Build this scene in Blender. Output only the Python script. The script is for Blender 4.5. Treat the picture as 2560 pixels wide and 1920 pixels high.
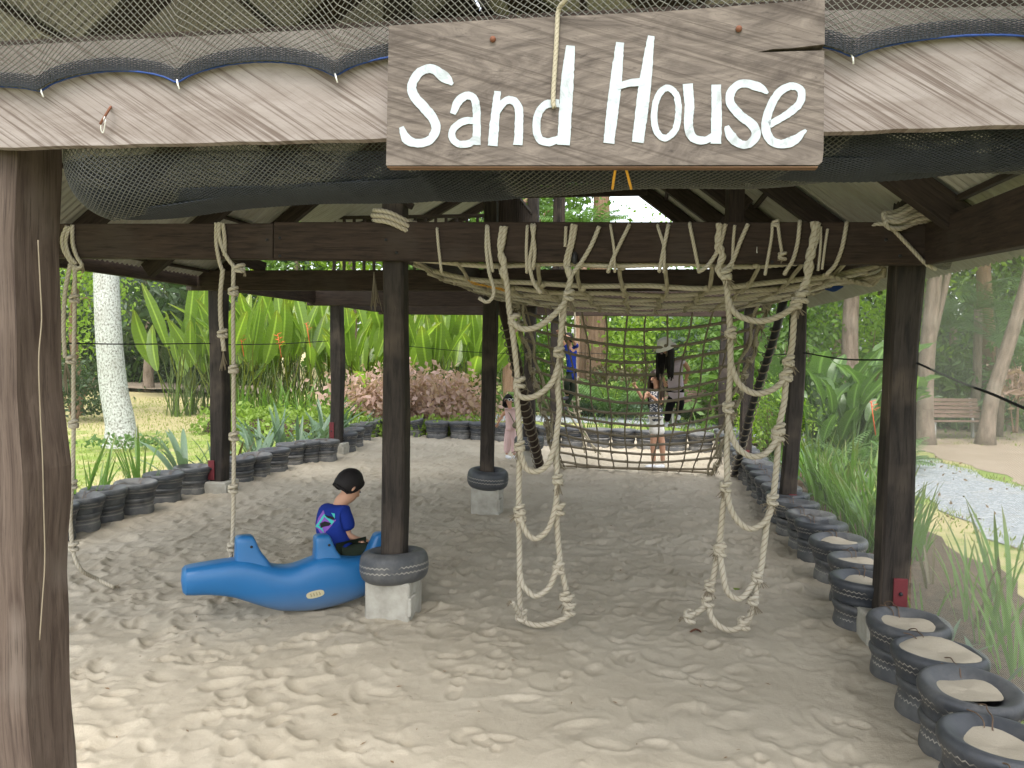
import bpy, math, random
import numpy as np
from mathutils import Vector, Matrix
for o in list(bpy.data.objects): bpy.data.objects.remove(o)
SC = bpy.context.scene
COL = SC.collection
rnd = random.Random(7)
nrg = np.random.default_rng(11)
# ------------------------------------------------------------------ camera
CAM_H, FPX = 2.0, 1920.0
PIT, ROL = math.radians(2.77), math.radians(0.8)
cF = np.array([0, math.cos(PIT), -math.sin(PIT)]); cU0 = np.array([0, math.sin(PIT), math.cos(PIT)]); cR0 = np.array([1., 0, 0])
cR = cR0*math.cos(ROL)+cU0*math.sin(ROL); cU = -cR0*math.sin(ROL)+cU0*math.cos(ROL)
cd = bpy.data.cameras.new('camera'); cam = bpy.data.objects.new('camera', cd); COL.objects.link(cam)
cd.sensor_width = 36.0; cd.lens = 27.0; cd.clip_start = 0.05; cd.clip_end = 600
m = Matrix.Identity(4)
for i in range(3):
    m[i][0] = cR[i]; m[i][1] = cU[i]; m[i][2] = -cF[i]
m[2][3] = CAM_H
cam.matrix_world = m
SC.camera = cam
# ------------------------------------------------------------------ world, sun, exposure
SUN_EL, SUN_AZ = math.radians(62), math.radians(183)      # azimuth from +Y towards +X
W = bpy.data.worlds.new('World'); SC.world = W; W.use_nodes = True
nt = W.node_tree; nt.nodes.clear()
sky = nt.nodes.new('ShaderNodeTexSky'); sky.sky_type = 'NISHITA'; sky.sun_disc = False
sky.sun_elevation = SUN_EL; sky.sun_rotation = SUN_AZ; sky.air_density = 1.0; sky.dust_density = 3.0; sky.ozone_density = 1.0
bg = nt.nodes.new('ShaderNodeBackground'); bg.inputs[1].default_value = 0.15
ow = nt.nodes.new('ShaderNodeOutputWorld')
hs = nt.nodes.new('ShaderNodeHueSaturation'); hs.inputs['Saturation'].default_value = .35      # a white, overcast sky
nt.links.new(sky.outputs[0], hs.inputs['Color']); nt.links.new(hs.outputs[0], bg.inputs[0]); nt.links.new(bg.outputs[0], ow.inputs[0])
sl = bpy.data.lights.new('sun', 'SUN'); sl.energy = .5; sl.angle = math.radians(24); sl.color = (1, .95, .86)
so = bpy.data.objects.new('sun', sl); COL.objects.link(so)
sd = Vector((math.sin(SUN_AZ)*math.cos(SUN_EL), math.cos(SUN_AZ)*math.cos(SUN_EL), math.sin(SUN_EL)))
so.rotation_euler = sd.to_track_quat('Z', 'Y').to_euler(); so.location = (0, 0, 30)
SC.view_settings.view_transform = 'Standard'; SC.view_settings.look = 'None'
SC.view_settings.exposure = 2.05; SC.view_settings.gamma = 1.0; SC.view_settings.use_curve_mapping = False
SC.render.engine = 'CYCLES'
SC.cycles.max_bounces = 8; SC.cycles.diffuse_bounces = 4; SC.cycles.transparent_max_bounces = 16
# ------------------------------------------------------------------ photo helpers: a pixel of the 2560x1920 photo -> a point in the world
def ray(px, py): return cF + cR*(px-1280)/FPX - cU*(py-960)/FPX
def P(px, py, Y):
    d = ray(px, py); return np.array([0, 0, CAM_H]) + d*(Y/d[1])
def G(px, py, z=0.0):
    d = ray(px, py); return np.array([0, 0, CAM_H]) + d*((z-CAM_H)/d[2])
def PL(px, py, a, b, off=0.0):
    """ray meets the vertical plane through plan points a,b, moved off metres towards the camera"""
    a = np.array(a[:2], float); b = np.array(b[:2], float); t = (b-a)/np.linalg.norm(b-a); n = np.array([t[1], -t[0]])
    if n[1] > 0: n = -n
    d = ray(px, py); k = ((a+n*off)@n)/(d[:2]@n)
    return np.array([0, 0, CAM_H]) + d*k
# structure frame: s along the house, u across (origin = middle post of the tie-beam row)
AX = np.array([.163, .987]); AX /= np.linalg.norm(AX); LX = np.array([AX[1], -AX[0]]); O0 = np.array([-.87, 5.72])
def S(u, s, z=0.0):
    p = O0 + LX*u + AX*s; return np.array([p[0], p[1], z])
# ------------------------------------------------------------------ mesh helpers
def V3(p): return np.array(p, float)
def catmull(pts, n=8, closed=False):
    p = np.array(pts, float)
    if closed: q = np.vstack([p[-1], p, p[0], p[1]])
    else: q = np.vstack([2*p[0]-p[1], p, 2*p[-1]-p[-2]])
    out = []
    for i in range(1, len(q)-2):
        t = np.linspace(0, 1, n, endpoint=False)[:, None]
        a, b, c, d = q[i-1], q[i], q[i+1], q[i+2]
        out.append(.5*((2*b)+(-a+c)*t+(2*a-5*b+4*c-d)*t*t+(-a+3*b-3*c+d)*t**3))
    if not closed: out.append(p[-1:])
    return np.vstack(out)
def resample(p, step):
    p = np.array(p, float); d = np.r_[0, np.cumsum(np.linalg.norm(np.diff(p, axis=0), axis=1))]
    n = max(2, int(d[-1]/step)+1); t = np.linspace(0, d[-1], n)
    return np.stack([np.interp(t, d, p[:, k]) for k in range(p.shape[1])], 1)
def frames(p):
    t = np.gradient(p, axis=0); t /= np.linalg.norm(t, axis=1)[:, None]+1e-12
    n = np.zeros_like(p); a = np.array([0, 0, 1.]) if abs(t[0][2]) < .9 else np.array([0, 1., 0])
    v = np.cross(t[0], a); n[0] = v/np.linalg.norm(v)
    for i in range(1, len(p)):
        v = n[i-1]-t[i]*(n[i-1]@t[i]); n[i] = v/(np.linalg.norm(v)+1e-12)
    return t, n, np.cross(t, n)
class MB:
    def __init__(s): s.v = []; s.q = []; s.t = []; s.g = []; s.n = 0
    def add(s, v, q=None, t=None, g=None):
        v = np.asarray(v, float).reshape(-1, 3)
        if g is None: g = v
        s.v.append(v); s.g.append(np.asarray(g, float).reshape(-1, 3))
        if q is not None and len(q): s.q.append(np.asarray(q, np.int64).reshape(-1, 4)+s.n)
        if t is not None and len(t): s.t.append(np.asarray(t, np.int64).reshape(-1, 3)+s.n)
        s.n += len(v); return s
    def grid(s, v, cu=False, cv=False, g=None):
        v = np.asarray(v, float); a, b = v.shape[:2]
        I = np.arange(a*b).reshape(a, b)
        ii = np.vstack([I, I[:1]]) if cu else I
        ii = np.hstack([ii, ii[:, :1]]) if cv else ii
        q = np.stack([ii[:-1, :-1], ii[:-1, 1:], ii[1:, 1:], ii[1:, :-1]], -1).reshape(-1, 4)
        return s.add(v.reshape(-1, 3), q, g=None if g is None else np.asarray(g).reshape(-1, 3))
    def obox(s, c, ex, ey, ez, bev=0.0, g0=None):
        """box about c with half-axis vectors ex (length), ey, ez; a small bevel"""
        c, ex, ey, ez = map(V3, (c, ex, ey, ez)); L = [np.linalg.norm(e) for e in (ex, ey, ez)]
        U = [e/(l+1e-12) for e, l in zip((ex, ey, ez), L)]
        if g0 is None: g0 = nrg.uniform(0, 50, 3)
        b = min(bev, min(L)*.45)
        vs = []; gs = []; qs = []; ts = []
        idx = {}
        for sx in (-1, 1):
            for sy in (-1, 1):
                for sz in (-1, 1):
                    for k in range(3):      # the corner's vertex that lies on face k
                        l = [sx*L[0], sy*L[1], sz*L[2]]
                        for j in range(3):
                            if j != k: l[j] -= (sx, sy, sz)[j]*b
                        idx[(sx, sy, sz, k)] = len(vs)
                        vs.append(c+U[0]*l[0]+U[1]*l[1]+U[2]*l[2]); gs.append(np.array(l)+g0)
        S_ = (-1, 1)
        for sg in S_:
            for k in range(3):
                o = [j for j in range(3) if j != k]
                def key(a, bb):
                    w = [0, 0, 0]; w[k] = sg; w[o[0]] = a; w[o[1]] = bb; return idx[(*w, k)]
                f = [key(-1, -1), key(1, -1), key(1, 1), key(-1, 1)]
                if (sg > 0) != (k != 1): f = f[::-1]
                qs.append(f)
        if b > 0:
            for k in range(3):              # edges along axis k
                i, j = [x for x in range(3) if x != k]
                for a in S_:
                    for bb in S_:
                        w0 = [0, 0, 0]; w0[i] = a; w0[j] = bb; w1 = list(w0); w0[k] = -1; w1[k] = 1
                        f = [idx[(*w0, i)], idx[(*w1, i)], idx[(*w1, j)], idx[(*w0, j)]]
                        if (a*bb > 0) != (k == 1): f = f[::-1]
                        qs.append(f)
            for sx in S_:
                for sy in S_:
                    for sz in S_:
                        f = [idx[(sx, sy, sz, k)] for k in range(3)]
                        ts.append(f if sx*sy*sz > 0 else f[::-1])
        return s.add(vs, qs, ts, gs)
    def bar(s, a, b, w, h, up=(0, 0, 1), bev=0.004):
        """a beam from a to b; w across, h along up"""
        a, b = V3(a), V3(b); d = b-a; L = np.linalg.norm(d); x = d/L; up = V3(up)
        z = up-x*(up@x); z /= np.linalg.norm(z); y = np.cross(z, x)
        return s.obox((a+b)/2, x*L/2, y*w/2, z*h/2, bev)
    def tube(s, p, r, sides=8, lobes=0, pitch=0.1, amp=.2, cap=True, flat=None):
        p = np.asarray(p, float); t, n, b = frames(p); r = np.broadcast_to(np.asarray(r, float), (len(p),))
        d = np.r_[0, np.cumsum(np.linalg.norm(np.diff(p, axis=0), axis=1))]
        th = np.linspace(0, 2*math.pi, sides, endpoint=False)[None, :]
        rr = r[:, None]*np.ones_like(th)
        if lobes: rr = rr*(1-amp+amp*2*np.abs(np.cos(lobes/2*(th-2*math.pi*d[:, None]/pitch))))
        v = p[:, None, :]+n[:, None, :]*(rr*np.cos(th))[..., None]+b[:, None, :]*(rr*np.sin(th))[..., None]
        lb = np.cos(lobes/2*(th-2*math.pi*d[:, None]/pitch))**2 if lobes else np.zeros((len(p), sides))
        g = np.stack([d[:, None]*np.ones_like(th), th*np.ones((len(p), 1))*r.mean(), lb], -1)
        s.grid(v, cv=True, g=g)
        if cap:
            k = s.n-len(p)*sides
            for row, rev in ((0, False), (len(p)-1, True)):
                base = k+row*sides
                s.add([p[row]], g=[[d[row], 0, .5]]); ci = s.n-1
                f = [[base+(i+1) % sides, base+i, ci] for i in range(sides)]
                if rev: f = [x[::-1] for x in f]
                s.t.append(np.array(f))
        return s
    def rope(s, p, r, step=None, sides=12, smooth=6):
        p = catmull(p, smooth) if len(p) > 2 else np.array(p, float)
        p = resample(p, step or r*.75)
        return s.tube(p, r, sides, 3, r*7.0, .13)
    def ball(s, c, rx, ry=None, rz=None, n=8, m=12, rot=None):
        ry = rx if ry is None else ry; rz = rx if rz is None else rz
        ph = np.linspace(0.02, math.pi-.02, n)[:, None]; th = np.linspace(0, 2*math.pi, m, endpoint=False)[None]
        v = np.stack([rx*np.sin(ph)*np.cos(th), ry*np.sin(ph)*np.sin(th), rz*np.cos(ph)*np.ones_like(th)], -1)
        if rot is not None: v = v@np.array(rot).T
        return s.grid(v+V3(c), cv=True)
    def lathe(s, prof, c=(0, 0, 0), n=32, wob=None):
        pr = np.array(prof, float); th = np.linspace(0, 2*math.pi, n, endpoint=False)
        r = pr[:, 0][:, None]*np.ones(n)
        if wob is not None: r = r*(1+wob(th)[None])
        v = np.stack([r*np.cos(th), r*np.sin(th), pr[:, 1][:, None]*np.ones(n)], -1)
        g = v.copy(); return s.grid(v[::-1]+V3(c), cv=True, g=g[::-1])
    def prism(s, poly, fn, t):
        """poly: (n,2) outline; fn(a,b,depth)->xyz; a solid of thickness t (front at depth 0)"""
        n = len(poly); f = np.array([fn(a, b, 0) for a, b in poly]); k = np.array([fn(a, b, t) for a, b in poly])
        from mathutils.geometry import tessellate_polygon
        tr = np.array(tessellate_polygon([[Vector((a, b, 0)) for a, b in poly]]))
        g = np.array([[a, b, 0] for a, b in poly])
        s.add(f, t=tr, g=g); s.add(k, t=tr[:, ::-1], g=g)
        i = np.arange(n); j = (i+1) % n
        s.add(np.vstack([f, k]), np.stack([i, j, j+n, i+n], 1), g=np.vstack([g, g])); return s
    def build(s, name, mat, parent=None, smooth=True, local=False):
        me = bpy.data.meshes.new(name)
        v = np.vstack(s.v); g = np.vstack(s.g)
        if parent is not None and not local: v = v-np.array(ORG.get(parent.name, (0, 0, 0)))
        q = np.vstack(s.q) if s.q else np.zeros((0, 4), int); t = np.vstack(s.t) if s.t else np.zeros((0, 3), int)
        me.vertices.add(len(v)); me.vertices.foreach_set('co', v.astype(np.float32).ravel())
        nl = len(q)*4+len(t)*3
        me.loops.add(nl); me.loops.foreach_set('vertex_index', np.r_[q.ravel(), t.ravel()].astype(np.int32))
        me.polygons.add(len(q)+len(t))
        me.polygons.foreach_set('loop_start', np.r_[np.arange(len(q))*4, len(q)*4+np.arange(len(t))*3].astype(np.int32))
        me.polygons.foreach_set('use_smooth', np.full(len(q)+len(t), bool(smooth)))
        me.update(calc_edges=True)
        at = me.attributes.new('gc', 'FLOAT_VECTOR', 'POINT'); at.data.foreach_set('vector', g.astype(np.float32).ravel())
        for mm in (mat if isinstance(mat, (list, tuple)) else [mat]): me.materials.append(mm)
        return link(name, me, parent)
ORG = {}
def link(name, me, parent=None):
    o = bpy.data.objects.new(name, me); COL.objects.link(o)
    if parent is not None:
        o.parent = parent; ORG[o.name] = ORG.get(parent.name, (0, 0, 0))
    return o
def thing(name, label, cat, loc=(0, 0, 0), group=None):
    o = bpy.data.objects.new(name, None); COL.objects.link(o); o.empty_display_size = .1
    o.location = [float(x) for x in loc]; ORG[o.name] = tuple(float(x) for x in loc)
    return tag(o, label, cat, group)
def tag(o, label, cat, group=None):
    o['label'] = label; o['category'] = cat
    if group: o['group'] = group
    return o
def kind(o, k): o['kind'] = k; return o
def copy_tree(o, parent=None):
    c = o.copy(); COL.objects.link(c)
    if parent is not None: c.parent = parent
    for ch in list(o.children): copy_tree(ch, c)
    return c
ORD = ['first', 'second', 'third', 'fourth', 'fifth', 'sixth', 'seventh', 'eighth', 'ninth', 'tenth', 'eleventh', 'twelfth', 'thirteenth', 'fourteenth', 'fifteenth', 'sixteenth', 'seventeenth', 'eighteenth', 'nineteenth', 'twentieth', 'twenty-first', 'twenty-second', 'twenty-third', 'twenty-fourth', 'twenty-fifth', 'twenty-sixth']
# ------------------------------------------------------------------ materials
class NT:
    def __init__(s, name):
        s.m = bpy.data.materials.new(name); s.m.use_nodes = True; s.t = s.m.node_tree; s.t.nodes.clear()
        s.out = s.t.nodes.new('ShaderNodeOutputMaterial')
    def n(s, ty, *ins, **kw):
        nd = s.t.nodes.new('ShaderNode'+ty)
        for k, v in kw.items():
            if k.startswith('i_'): s.set(nd.inputs[k[2:].replace('_', ' ')], v)
            else: setattr(nd, k, v)
        for i, v in enumerate(ins):
            if v is not None: s.set(nd.inputs[i], v)
        return nd
    def set(s, sock, v):
        if isinstance(v, bpy.types.NodeSocket): s.t.links.new(v, sock)
        elif isinstance(v, bpy.types.Node): s.t.links.new(v.outputs[0], sock)
        else:
            if sock.type == 'RGBA' and len(v) == 3: v = (*v, 1)
            sock.default_value = v
    def gc(s): return s.n('Attribute', attribute_name='gc').outputs['Vector']
    def obj(s): return s.n('TexCoord').outputs['Object']
    def noise(s, vec, scale, detail=4, rough=.55, stretch=None, dist=0.0):
        if stretch: vec = s.n('Mapping', vec, i_Scale=stretch).outputs[0]
        return s.n('TexNoise', vec, i_Scale=scale, i_Detail=detail, i_Roughness=rough, i_Distortion=dist).outputs[0]
    def ramp(s, fac, *stops):
        r = s.n('ValToRGB', fac); e = r.color_ramp.elements
        while len(e) < len(stops): e.new(.5)
        for x, (p, c) in zip(e, stops): x.position = p; x.color = (*c, 1) if len(c) == 3 else (c[0],)*3+(1,)
        return r.outputs[0]
    def mix(s, f, a, b, mode='MIX'):
        x = s.n('MixRGB', f, a, b, blend_type=mode); return x.outputs[0]
    def math(s, op, a, b=0.0, c=0.0): return s.n('Math', a, b, c, operation=op).outputs[0]
    def bump(s, h, st=.5, d=.01, nrm=None):
        return s.n('Bump', i_Height=h, i_Strength=st, i_Distance=d).outputs[0]
    def bsdf(s, col, rough=.8, nrm=None, spec=.3, **kw):
        b = s.n('BsdfPrincipled'); s.set(b.inputs['Base Color'], col); s.set(b.inputs['Roughness'], rough)
        b.inputs['Specular IOR Level'].default_value = spec
        if nrm is not None: s.set(b.inputs['Normal'], nrm)
        for k, v in kw.items(): s.set(b.inputs[k.replace('_', ' ')], v)
        s.t.links.new(b.outputs[0], s.out.inputs[0]); s.b = b; return s.m
def plain(name, col, rough=.7, var=.12, scale=20, bump=.1, spec=.3):
    k = NT(name); f = k.noise(k.obj(), scale, 4)
    c = k.mix(f, tuple(x*(1-var) for x in col), tuple(min(1, x*(1+var)) for x in col))
    return k.bsdf(c, rough, k.bump(k.noise(k.obj(), scale*4, 3), bump, .004), spec)
def wood(name, dark, light, grain=(1.2, 14, 14), rough=.8, worn=None, bump=.35):
    k = NT(name); g = k.gc()
    f1 = k.noise(g, 3.0, 6, .62, grain, .6); f2 = k.noise(g, 2.2, 3, .5); f3 = k.noise(g, 9.0, 5, .7, (.5, 9, 9))
    c = k.ramp(f1, (.3, dark), (.68, light))
    if worn is not None: c = k.mix(k.ramp(f2, (.52, (0,)), (.68, (.75,))), c, worn)
    c = k.mix(k.ramp(f3, (.36, (.55,)), (.46, (0,))), c, tuple(x*.45 for x in dark))
    return k.bsdf(c, rough, k.bump(k.mix(.4, f1, f3), bump, .01), .25)
M = {}
M['beam'] = wood('dark_beam_wood', (.018, .012, .009), (.052, .034, .024), worn=(.048, .036, .028))
M['post'] = wood('dark_post_wood', (.014, .0115, .010), (.046, .037, .030), (1, 8, 8), worn=(.088, .068, .052))
M['frontpost'] = wood('grey_brown_post_wood', (.042, .028, .021), (.105, .078, .061), (1, 8, 8), worn=(.145, .12, .10), bump=.5)
M['rafter'] = wood('rafter_wood', (.018, .013, .010), (.05, .036, .026))
def sawn(name, dark, light, marks, ang, mscale, swirl=0.0, mstr=.5):
    k = NT(name); g = k.gc()
    f1 = k.noise(g, 3.5, 6, .65, (1.0, 3, 3.5), 1.0+swirl*2); f2 = k.noise(g, 120.0, 3, .6); f4 = k.noise(g, 9, 5, .7, (.5, 1, 2.5), .5+swirl*3)
    r = k.n('Mapping', g, i_Rotation=(0, math.radians(ang), 0)).outputs[0]
    wv = k.noise(r, mscale, 3, .7, (.02, 1, 1), .05+swirl*.5)
    wv2 = k.noise(r, mscale*.16, 2, .5, (.03, 1, 1), .02)
    c = k.ramp(f1, (.32, dark), (.66, light))
    c = k.mix(k.ramp(wv, (.38, (mstr,)), (.52, (0,))), c, marks)
    c = k.mix(k.ramp(wv2, (.30, (mstr*.5,)), (.36, (0,))), c, marks)
    c = k.mix(k.ramp(f4, (.58, (0,)), (.75, (.06+swirl*.8,))), c, tuple(x*.6 for x in dark)); c = k.mix(k.ramp(f2, (.60, (0,)), (.72, (.25,))), c, tuple(x*.5 for x in dark))
    return k.bsdf(c, .85, k.bump(k.mix(.5, wv, f1), .35, .006), .2)
M['fascia'] = sawn('weathered_fascia_wood', (.17, .142, .125), (.245, .215, .197), (.085, .062, .05), -33, 100, 0, .8)
M['sign'] = sawn('weathered_sign_wood', (.066, .054, .046), (.165, .138, .117), (.038, .029, .023), -18, 70, 1.1, .55)
M['signedge'] = wood('sign_edge_wood', (.07, .035, .018), (.17, .10, .055))
k = NT('white_sign_paint'); f = k.noise(k.gc(), 60, 5, .7); f2 = k.noise(k.gc(), 14, 5, .7, (1, 3, 1), 1)
M['paint'] = k.bsdf(k.mix(k.ramp(f2, (.34, (.40,)), (.46, (0,))), k.mix(f, (.29, .325, .34), (.40, .445, .46)), (.13, .12, .105)), .6, k.bump(f, .3, .003))
k = NT('hemp_rope'); g = k.gc(); sx = k.n('SeparateXYZ', g)
f = k.noise(g, 90, 4, .7, (1, 4, .01)); f2 = k.noise(k.obj(), 3.0, 3)
c = k.mix(f, (.34, .305, .235), (.55, .505, .41)); c = k.mix(k.ramp(f2, (.4, (0,)), (.7, (.35,))), c, (.34, .28, .18))
c = k.mix(k.ramp(sx.outputs[2], (.0, (.75,)), (.35, (0,))), c, (.16, .125, .08))
M['rope'] = k.bsdf(c, .95, k.bump(f, .4, .003), .1)
k = NT('old_net_rope'); g = k.gc(); sx = k.n('SeparateXYZ', g); f = k.noise(g, 60, 4, .7)
c = k.mix(f, (.26, .23, .165), (.45, .405, .30)); c = k.mix(k.ramp(sx.outputs[2], (.0, (.8,)), (.4, (0,))), c, (.10, .08, .05))
M['oldrope'] = k.bsdf(c, .95, k.bump(f, .4, .003), .1)
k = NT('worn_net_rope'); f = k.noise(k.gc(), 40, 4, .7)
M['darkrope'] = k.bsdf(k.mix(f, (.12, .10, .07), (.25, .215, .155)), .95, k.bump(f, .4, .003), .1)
# rubber: zigzag tread lines (relief + dust caught in them) run round the tyre, dust lies on it in patches
def rubber(name, dust):
    k = NT(name); ob = k.obj(); sp = k.n('SeparateXYZ', ob)
    an = k.math('MULTIPLY', k.math('ARCTAN2', sp.outputs[1], sp.outputs[0]), 44/(2*math.pi))
    zz = k.math('PINGPONG', an, .5); nz = k.noise(ob, 7, 3)
    zl = None
    for z0 in (.075, .115, .255, .29):
        d = k.math('ABSOLUTE', k.math('SUBTRACT', k.math('SUBTRACT', sp.outputs[2], z0), k.math('MULTIPLY', zz, .026)))
        l = k.math('LESS_THAN', d, .0035); zl = l if zl is None else k.math('MAXIMUM', zl, l)
    rad = k.n('VectorMath', k.n('CombineXYZ', sp.outputs[0], sp.outputs[1], 0.0).outputs[0], operation='LENGTH').outputs['Value']
    zl = k.math('MULTIPLY', zl, k.math('GREATER_THAN', rad, .195))
    zl = k.math('MULTIPLY', zl, k.ramp(nz, (.38, (0,)), (.5, (1,))))
    f = k.noise(ob, 9, 6, .65); f2 = k.noise(ob, 40, 4, .7)
    c = k.mix(f2, (.020, .024, .030), (.042, .047, .056))
    nrm = k.n('SeparateXYZ', k.n('NewGeometry').outputs['Normal']).outputs[2]
    up = k.math('MULTIPLY', k.math('MAXIMUM', nrm, 0.0), .42)
    dm = k.math('ADD', k.math('MULTIPLY', k.ramp(f, (.42, (0,)), (.72, (1,))), dust), k.math('MULTIPLY', up, dust*1.6))
    low = k.ramp(sp.outputs[2], (.0, (.6,)), (.22, (0,)))
    dm = k.math('MINIMUM', k.math('ADD', dm, k.math('MULTIPLY', low, dust*1.3)), .85)
    c = k.mix(dm, c, (.25, .24, .215)); c = k.mix(k.math('MULTIPLY', zl, .7), c, (.42, .39, .33))
    M[name] = k.bsdf(c, k.mix(dm, (.42,)*3, (.9,)*3), k.bump(k.math('SUBTRACT', k.math('MULTIPLY', f2, .4), zl), .5, .006), .4)
rubber('tyre', .26); rubber('tyre_dusty', .46); rubber('tyre_clean', .12)
k = NT('pale_concrete'); o = k.obj(); f = k.noise(o, 5, 6, .65); f2 = k.noise(o, 60, 3)
c = k.ramp(f, (.3, (.26, .245, .20)), (.7, (.46, .44, .38)))
M['concrete'] = k.bsdf(c, .92, k.bump(k.mix(.5, f, f2), .35, .006), .15)
k = NT('sand'); o = k.obj(); f = k.noise(o, 1.1, 5, .6); f2 = k.noise(o, 260, 2, .6); f3 = k.noise(o, 42, 4, .65); vs = k.n('TexVoronoi', o, i_Scale=9.0).outputs[0]
c = k.ramp(f, (.32, (.37, .325, .245)), (.68, (.46, .41, .32)))
c = k.mix(k.ramp(f2, (.3, (.28,)), (.5, (0,))), c, (.27, .22, .165))
c = k.mix(k.ramp(vs, (.018, (.7,)), (.03, (0,))), c, (.12, .09, .06))
M['sand'] = k.bsdf(c, .95, k.bump(k.mix(.35, f3, f2), .55, .012), .12)
k = NT('corrugated_roof_metal'); g = k.gc(); f = k.noise(g, 2.0, 5, .65, (1, 3, 1)); f2 = k.noise(g, 14, 4)
M['roof'] = k.bsdf(k.mix(k.ramp(f, (.4, (0,)), (.75, (.55,))), k.mix(f2, (.26, .25, .205), (.38, .37, .315)), (.19, .165, .115)), .45, None, .5)
k = NT('black_net_cord'); f = k.noise(k.obj(), 30, 3)
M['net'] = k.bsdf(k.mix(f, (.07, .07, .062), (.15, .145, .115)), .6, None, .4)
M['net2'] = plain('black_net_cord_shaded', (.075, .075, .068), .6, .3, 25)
M['netdark'] = plain('black_net_fold_shade', (.022, .025, .03), .6, .3, 25)  # same cord as above, darker: shade among the folds painted into its colour
# the finest netting of the side panels: woven lattice with open holes
def mesh_net(name, pitch, cov, col):
    k = NT(name); sp = k.n('SeparateXYZ', k.gc())
    a = k.math('ADD', sp.outputs[0], sp.outputs[1]); b = k.math('SUBTRACT', sp.outputs[0], sp.outputs[1])
    m_ = None
    for t in (a, b):
        d = k.math('ABSOLUTE', k.math('SUBTRACT', k.math('FRACT', k.math('DIVIDE', t, pitch)), .5))
        l = k.math('LESS_THAN', d, cov/2); m_ = l if m_ is None else k.math('MAXIMUM', m_, l)
    tr = k.n('BsdfTransparent'); b_ = k.n('BsdfPrincipled'); k.set(b_.inputs['Base Color'], col); b_.inputs['Roughness'].default_value = .7
    tl = k.n('BsdfTranslucent', col); ms = k.n('MixShader', .4, b_, tl)
    mx = k.n('MixShader', m_, tr, ms); k.t.links.new(mx.outputs[0], k.out.inputs[0]); return k.m
M['finenet'] = mesh_net('fine_side_net', .012, .20, (.36, .37, .32))
M['finenet2'] = mesh_net('fine_mid_net', .012, .085, (.36, .37, .32)); M['finenet3'] = mesh_net('fine_light_net', .012, .05, (.36, .37, .32)); M['finenet4'] = mesh_net('fine_sparse_net', .012, .018, (.3, .3, .27))
def leaf(name, a, b, trans=.45, rough=.5, tip=None, veins=0.0, dead=None):
    k = NT(name); g = k.gc(); sp = k.n('SeparateXYZ', g); oi = k.n('ObjectInfo').outputs['Random']
    wn = k.n('TexWhiteNoise', k.math('ADD', sp.outputs[2], k.math('MULTIPLY', oi, 37.1)), noise_dimensions='1D').outputs[0]
    f = k.noise(k.obj(), 6, 3)
    c = k.mix(k.math('ADD', k.math('MULTIPLY', wn, .75), k.math('MULTIPLY', f, .25)), a, b)
    if tip is not None: c = k.mix(k.ramp(sp.outputs[0], (.72, (0,)), (.98, (.8,))), c, tip)
    if veins:
        mid = k.ramp(k.math('ABSOLUTE', sp.outputs[1]), (.03, (.5,)), (.09, (0,))); c = k.mix(mid, c, tuple(min(1, x*2.2+.03) for x in b))
        v = k.n('TexWave', k.n('Mapping', g, i_Scale=(1, .35, 0)).outputs[0], i_Scale=veins, i_Distortion=1.0).outputs[0]
        c = k.mix(k.math('MULTIPLY', v, .10), c, tuple(x*.55 for x in a))
    if dead is not None: c = k.mix(k.ramp(wn, (.86, (0,)), (.9, (.9,))), c, dead)
    b_ = k.n('BsdfPrincipled'); k.set(b_.inputs['Base Color'], c); b_.inputs['Roughness'].default_value = rough; b_.inputs['Specular IOR Level'].default_value = .45
    tc = k.mix(.5, k.mix(1.0, c, (1.5, 1.7, .55), 'MULTIPLY'), c)
    tl = k.n('BsdfTranslucent', tc); mx = k.n('MixShader', trans, b_, tl); k.t.links.new(mx.outputs[0], k.out.inputs[0]); M[name] = k.m
leaf('heliconia_leaf', (.055, .145, .025), (.25, .34, .05), .55, .35, (.20, .22, .03), 5.0, (.26, .22, .05))
leaf('strap_leaf', (.06, .15, .02), (.15, .27, .04), .45, .4, (.16, .15, .05))
leaf('blue_strap_leaf', (.075, .14, .085), (.16, .235, .15), .35, .45)
leaf('tree_leaf', (.035, .09, .015), (.14, .24, .035), .45)
leaf('bright_leaf', (.12, .24, .018), (.28, .40, .05), .5)
leaf('dark_leaf', (.018, .042, .014), (.055, .095, .03), .35)
leaf('grey_leaf', (.055, .085, .06), (.12, .16, .115), .35)
leaf('hedge_leaf', (.13, .23, .03), (.30, .40, .08), .45)
leaf('coleus_leaf', (.30, .15, .13), (.50, .38, .31), .4)
leaf('palm_leaf', (.045, .10, .035), (.11, .19, .06), .4)
leaf('fern_leaf', (.05, .12, .03), (.13, .22, .06), .4)
leaf('broad_leaf', (.04, .10, .025), (.12, .20, .05), .4, .3, None, 4.0)
leaf('bronze_leaf', (.06, .05, .03), (.15, .12, .05), .35)
leaf('grass_blade', (.13, .22, .025), (.33, .35, .09), .4, .6)
M['stem'] = plain('plant_stem', (.09, .13, .035), .6, .3, 12)
M['deadleaf'] = plain('dead_leaf', (.20, .13, .07), .9, .3, 12)
M['flower'] = plain('orange_flower', (.62, .11, .04), .5, .2)
M['redflower'] = plain('red_flower', (.55, .05, .03), .5, .2)
M['yellowflower'] = plain('yellow_flower', (.65, .5, .05), .5, .2)
k = NT('mottled_palm_bark'); g = k.gc(); f = k.noise(g, 22, 6, .75, (1, 1.2, 1)); f2 = k.noise(g, 2.0, 4, .6)
c = k.ramp(f, (.40, (.12, .11, .09)), (.50, (.40, .42, .38)), (.7, (.58, .60, .55))); c = k.mix(k.ramp(f2, (.5, (0,)), (.7, (.5,))), c, (.20, .18, .15))
M['palmbark'] = k.bsdf(c, .95, k.bump(f, .6, .02), .1)
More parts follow.
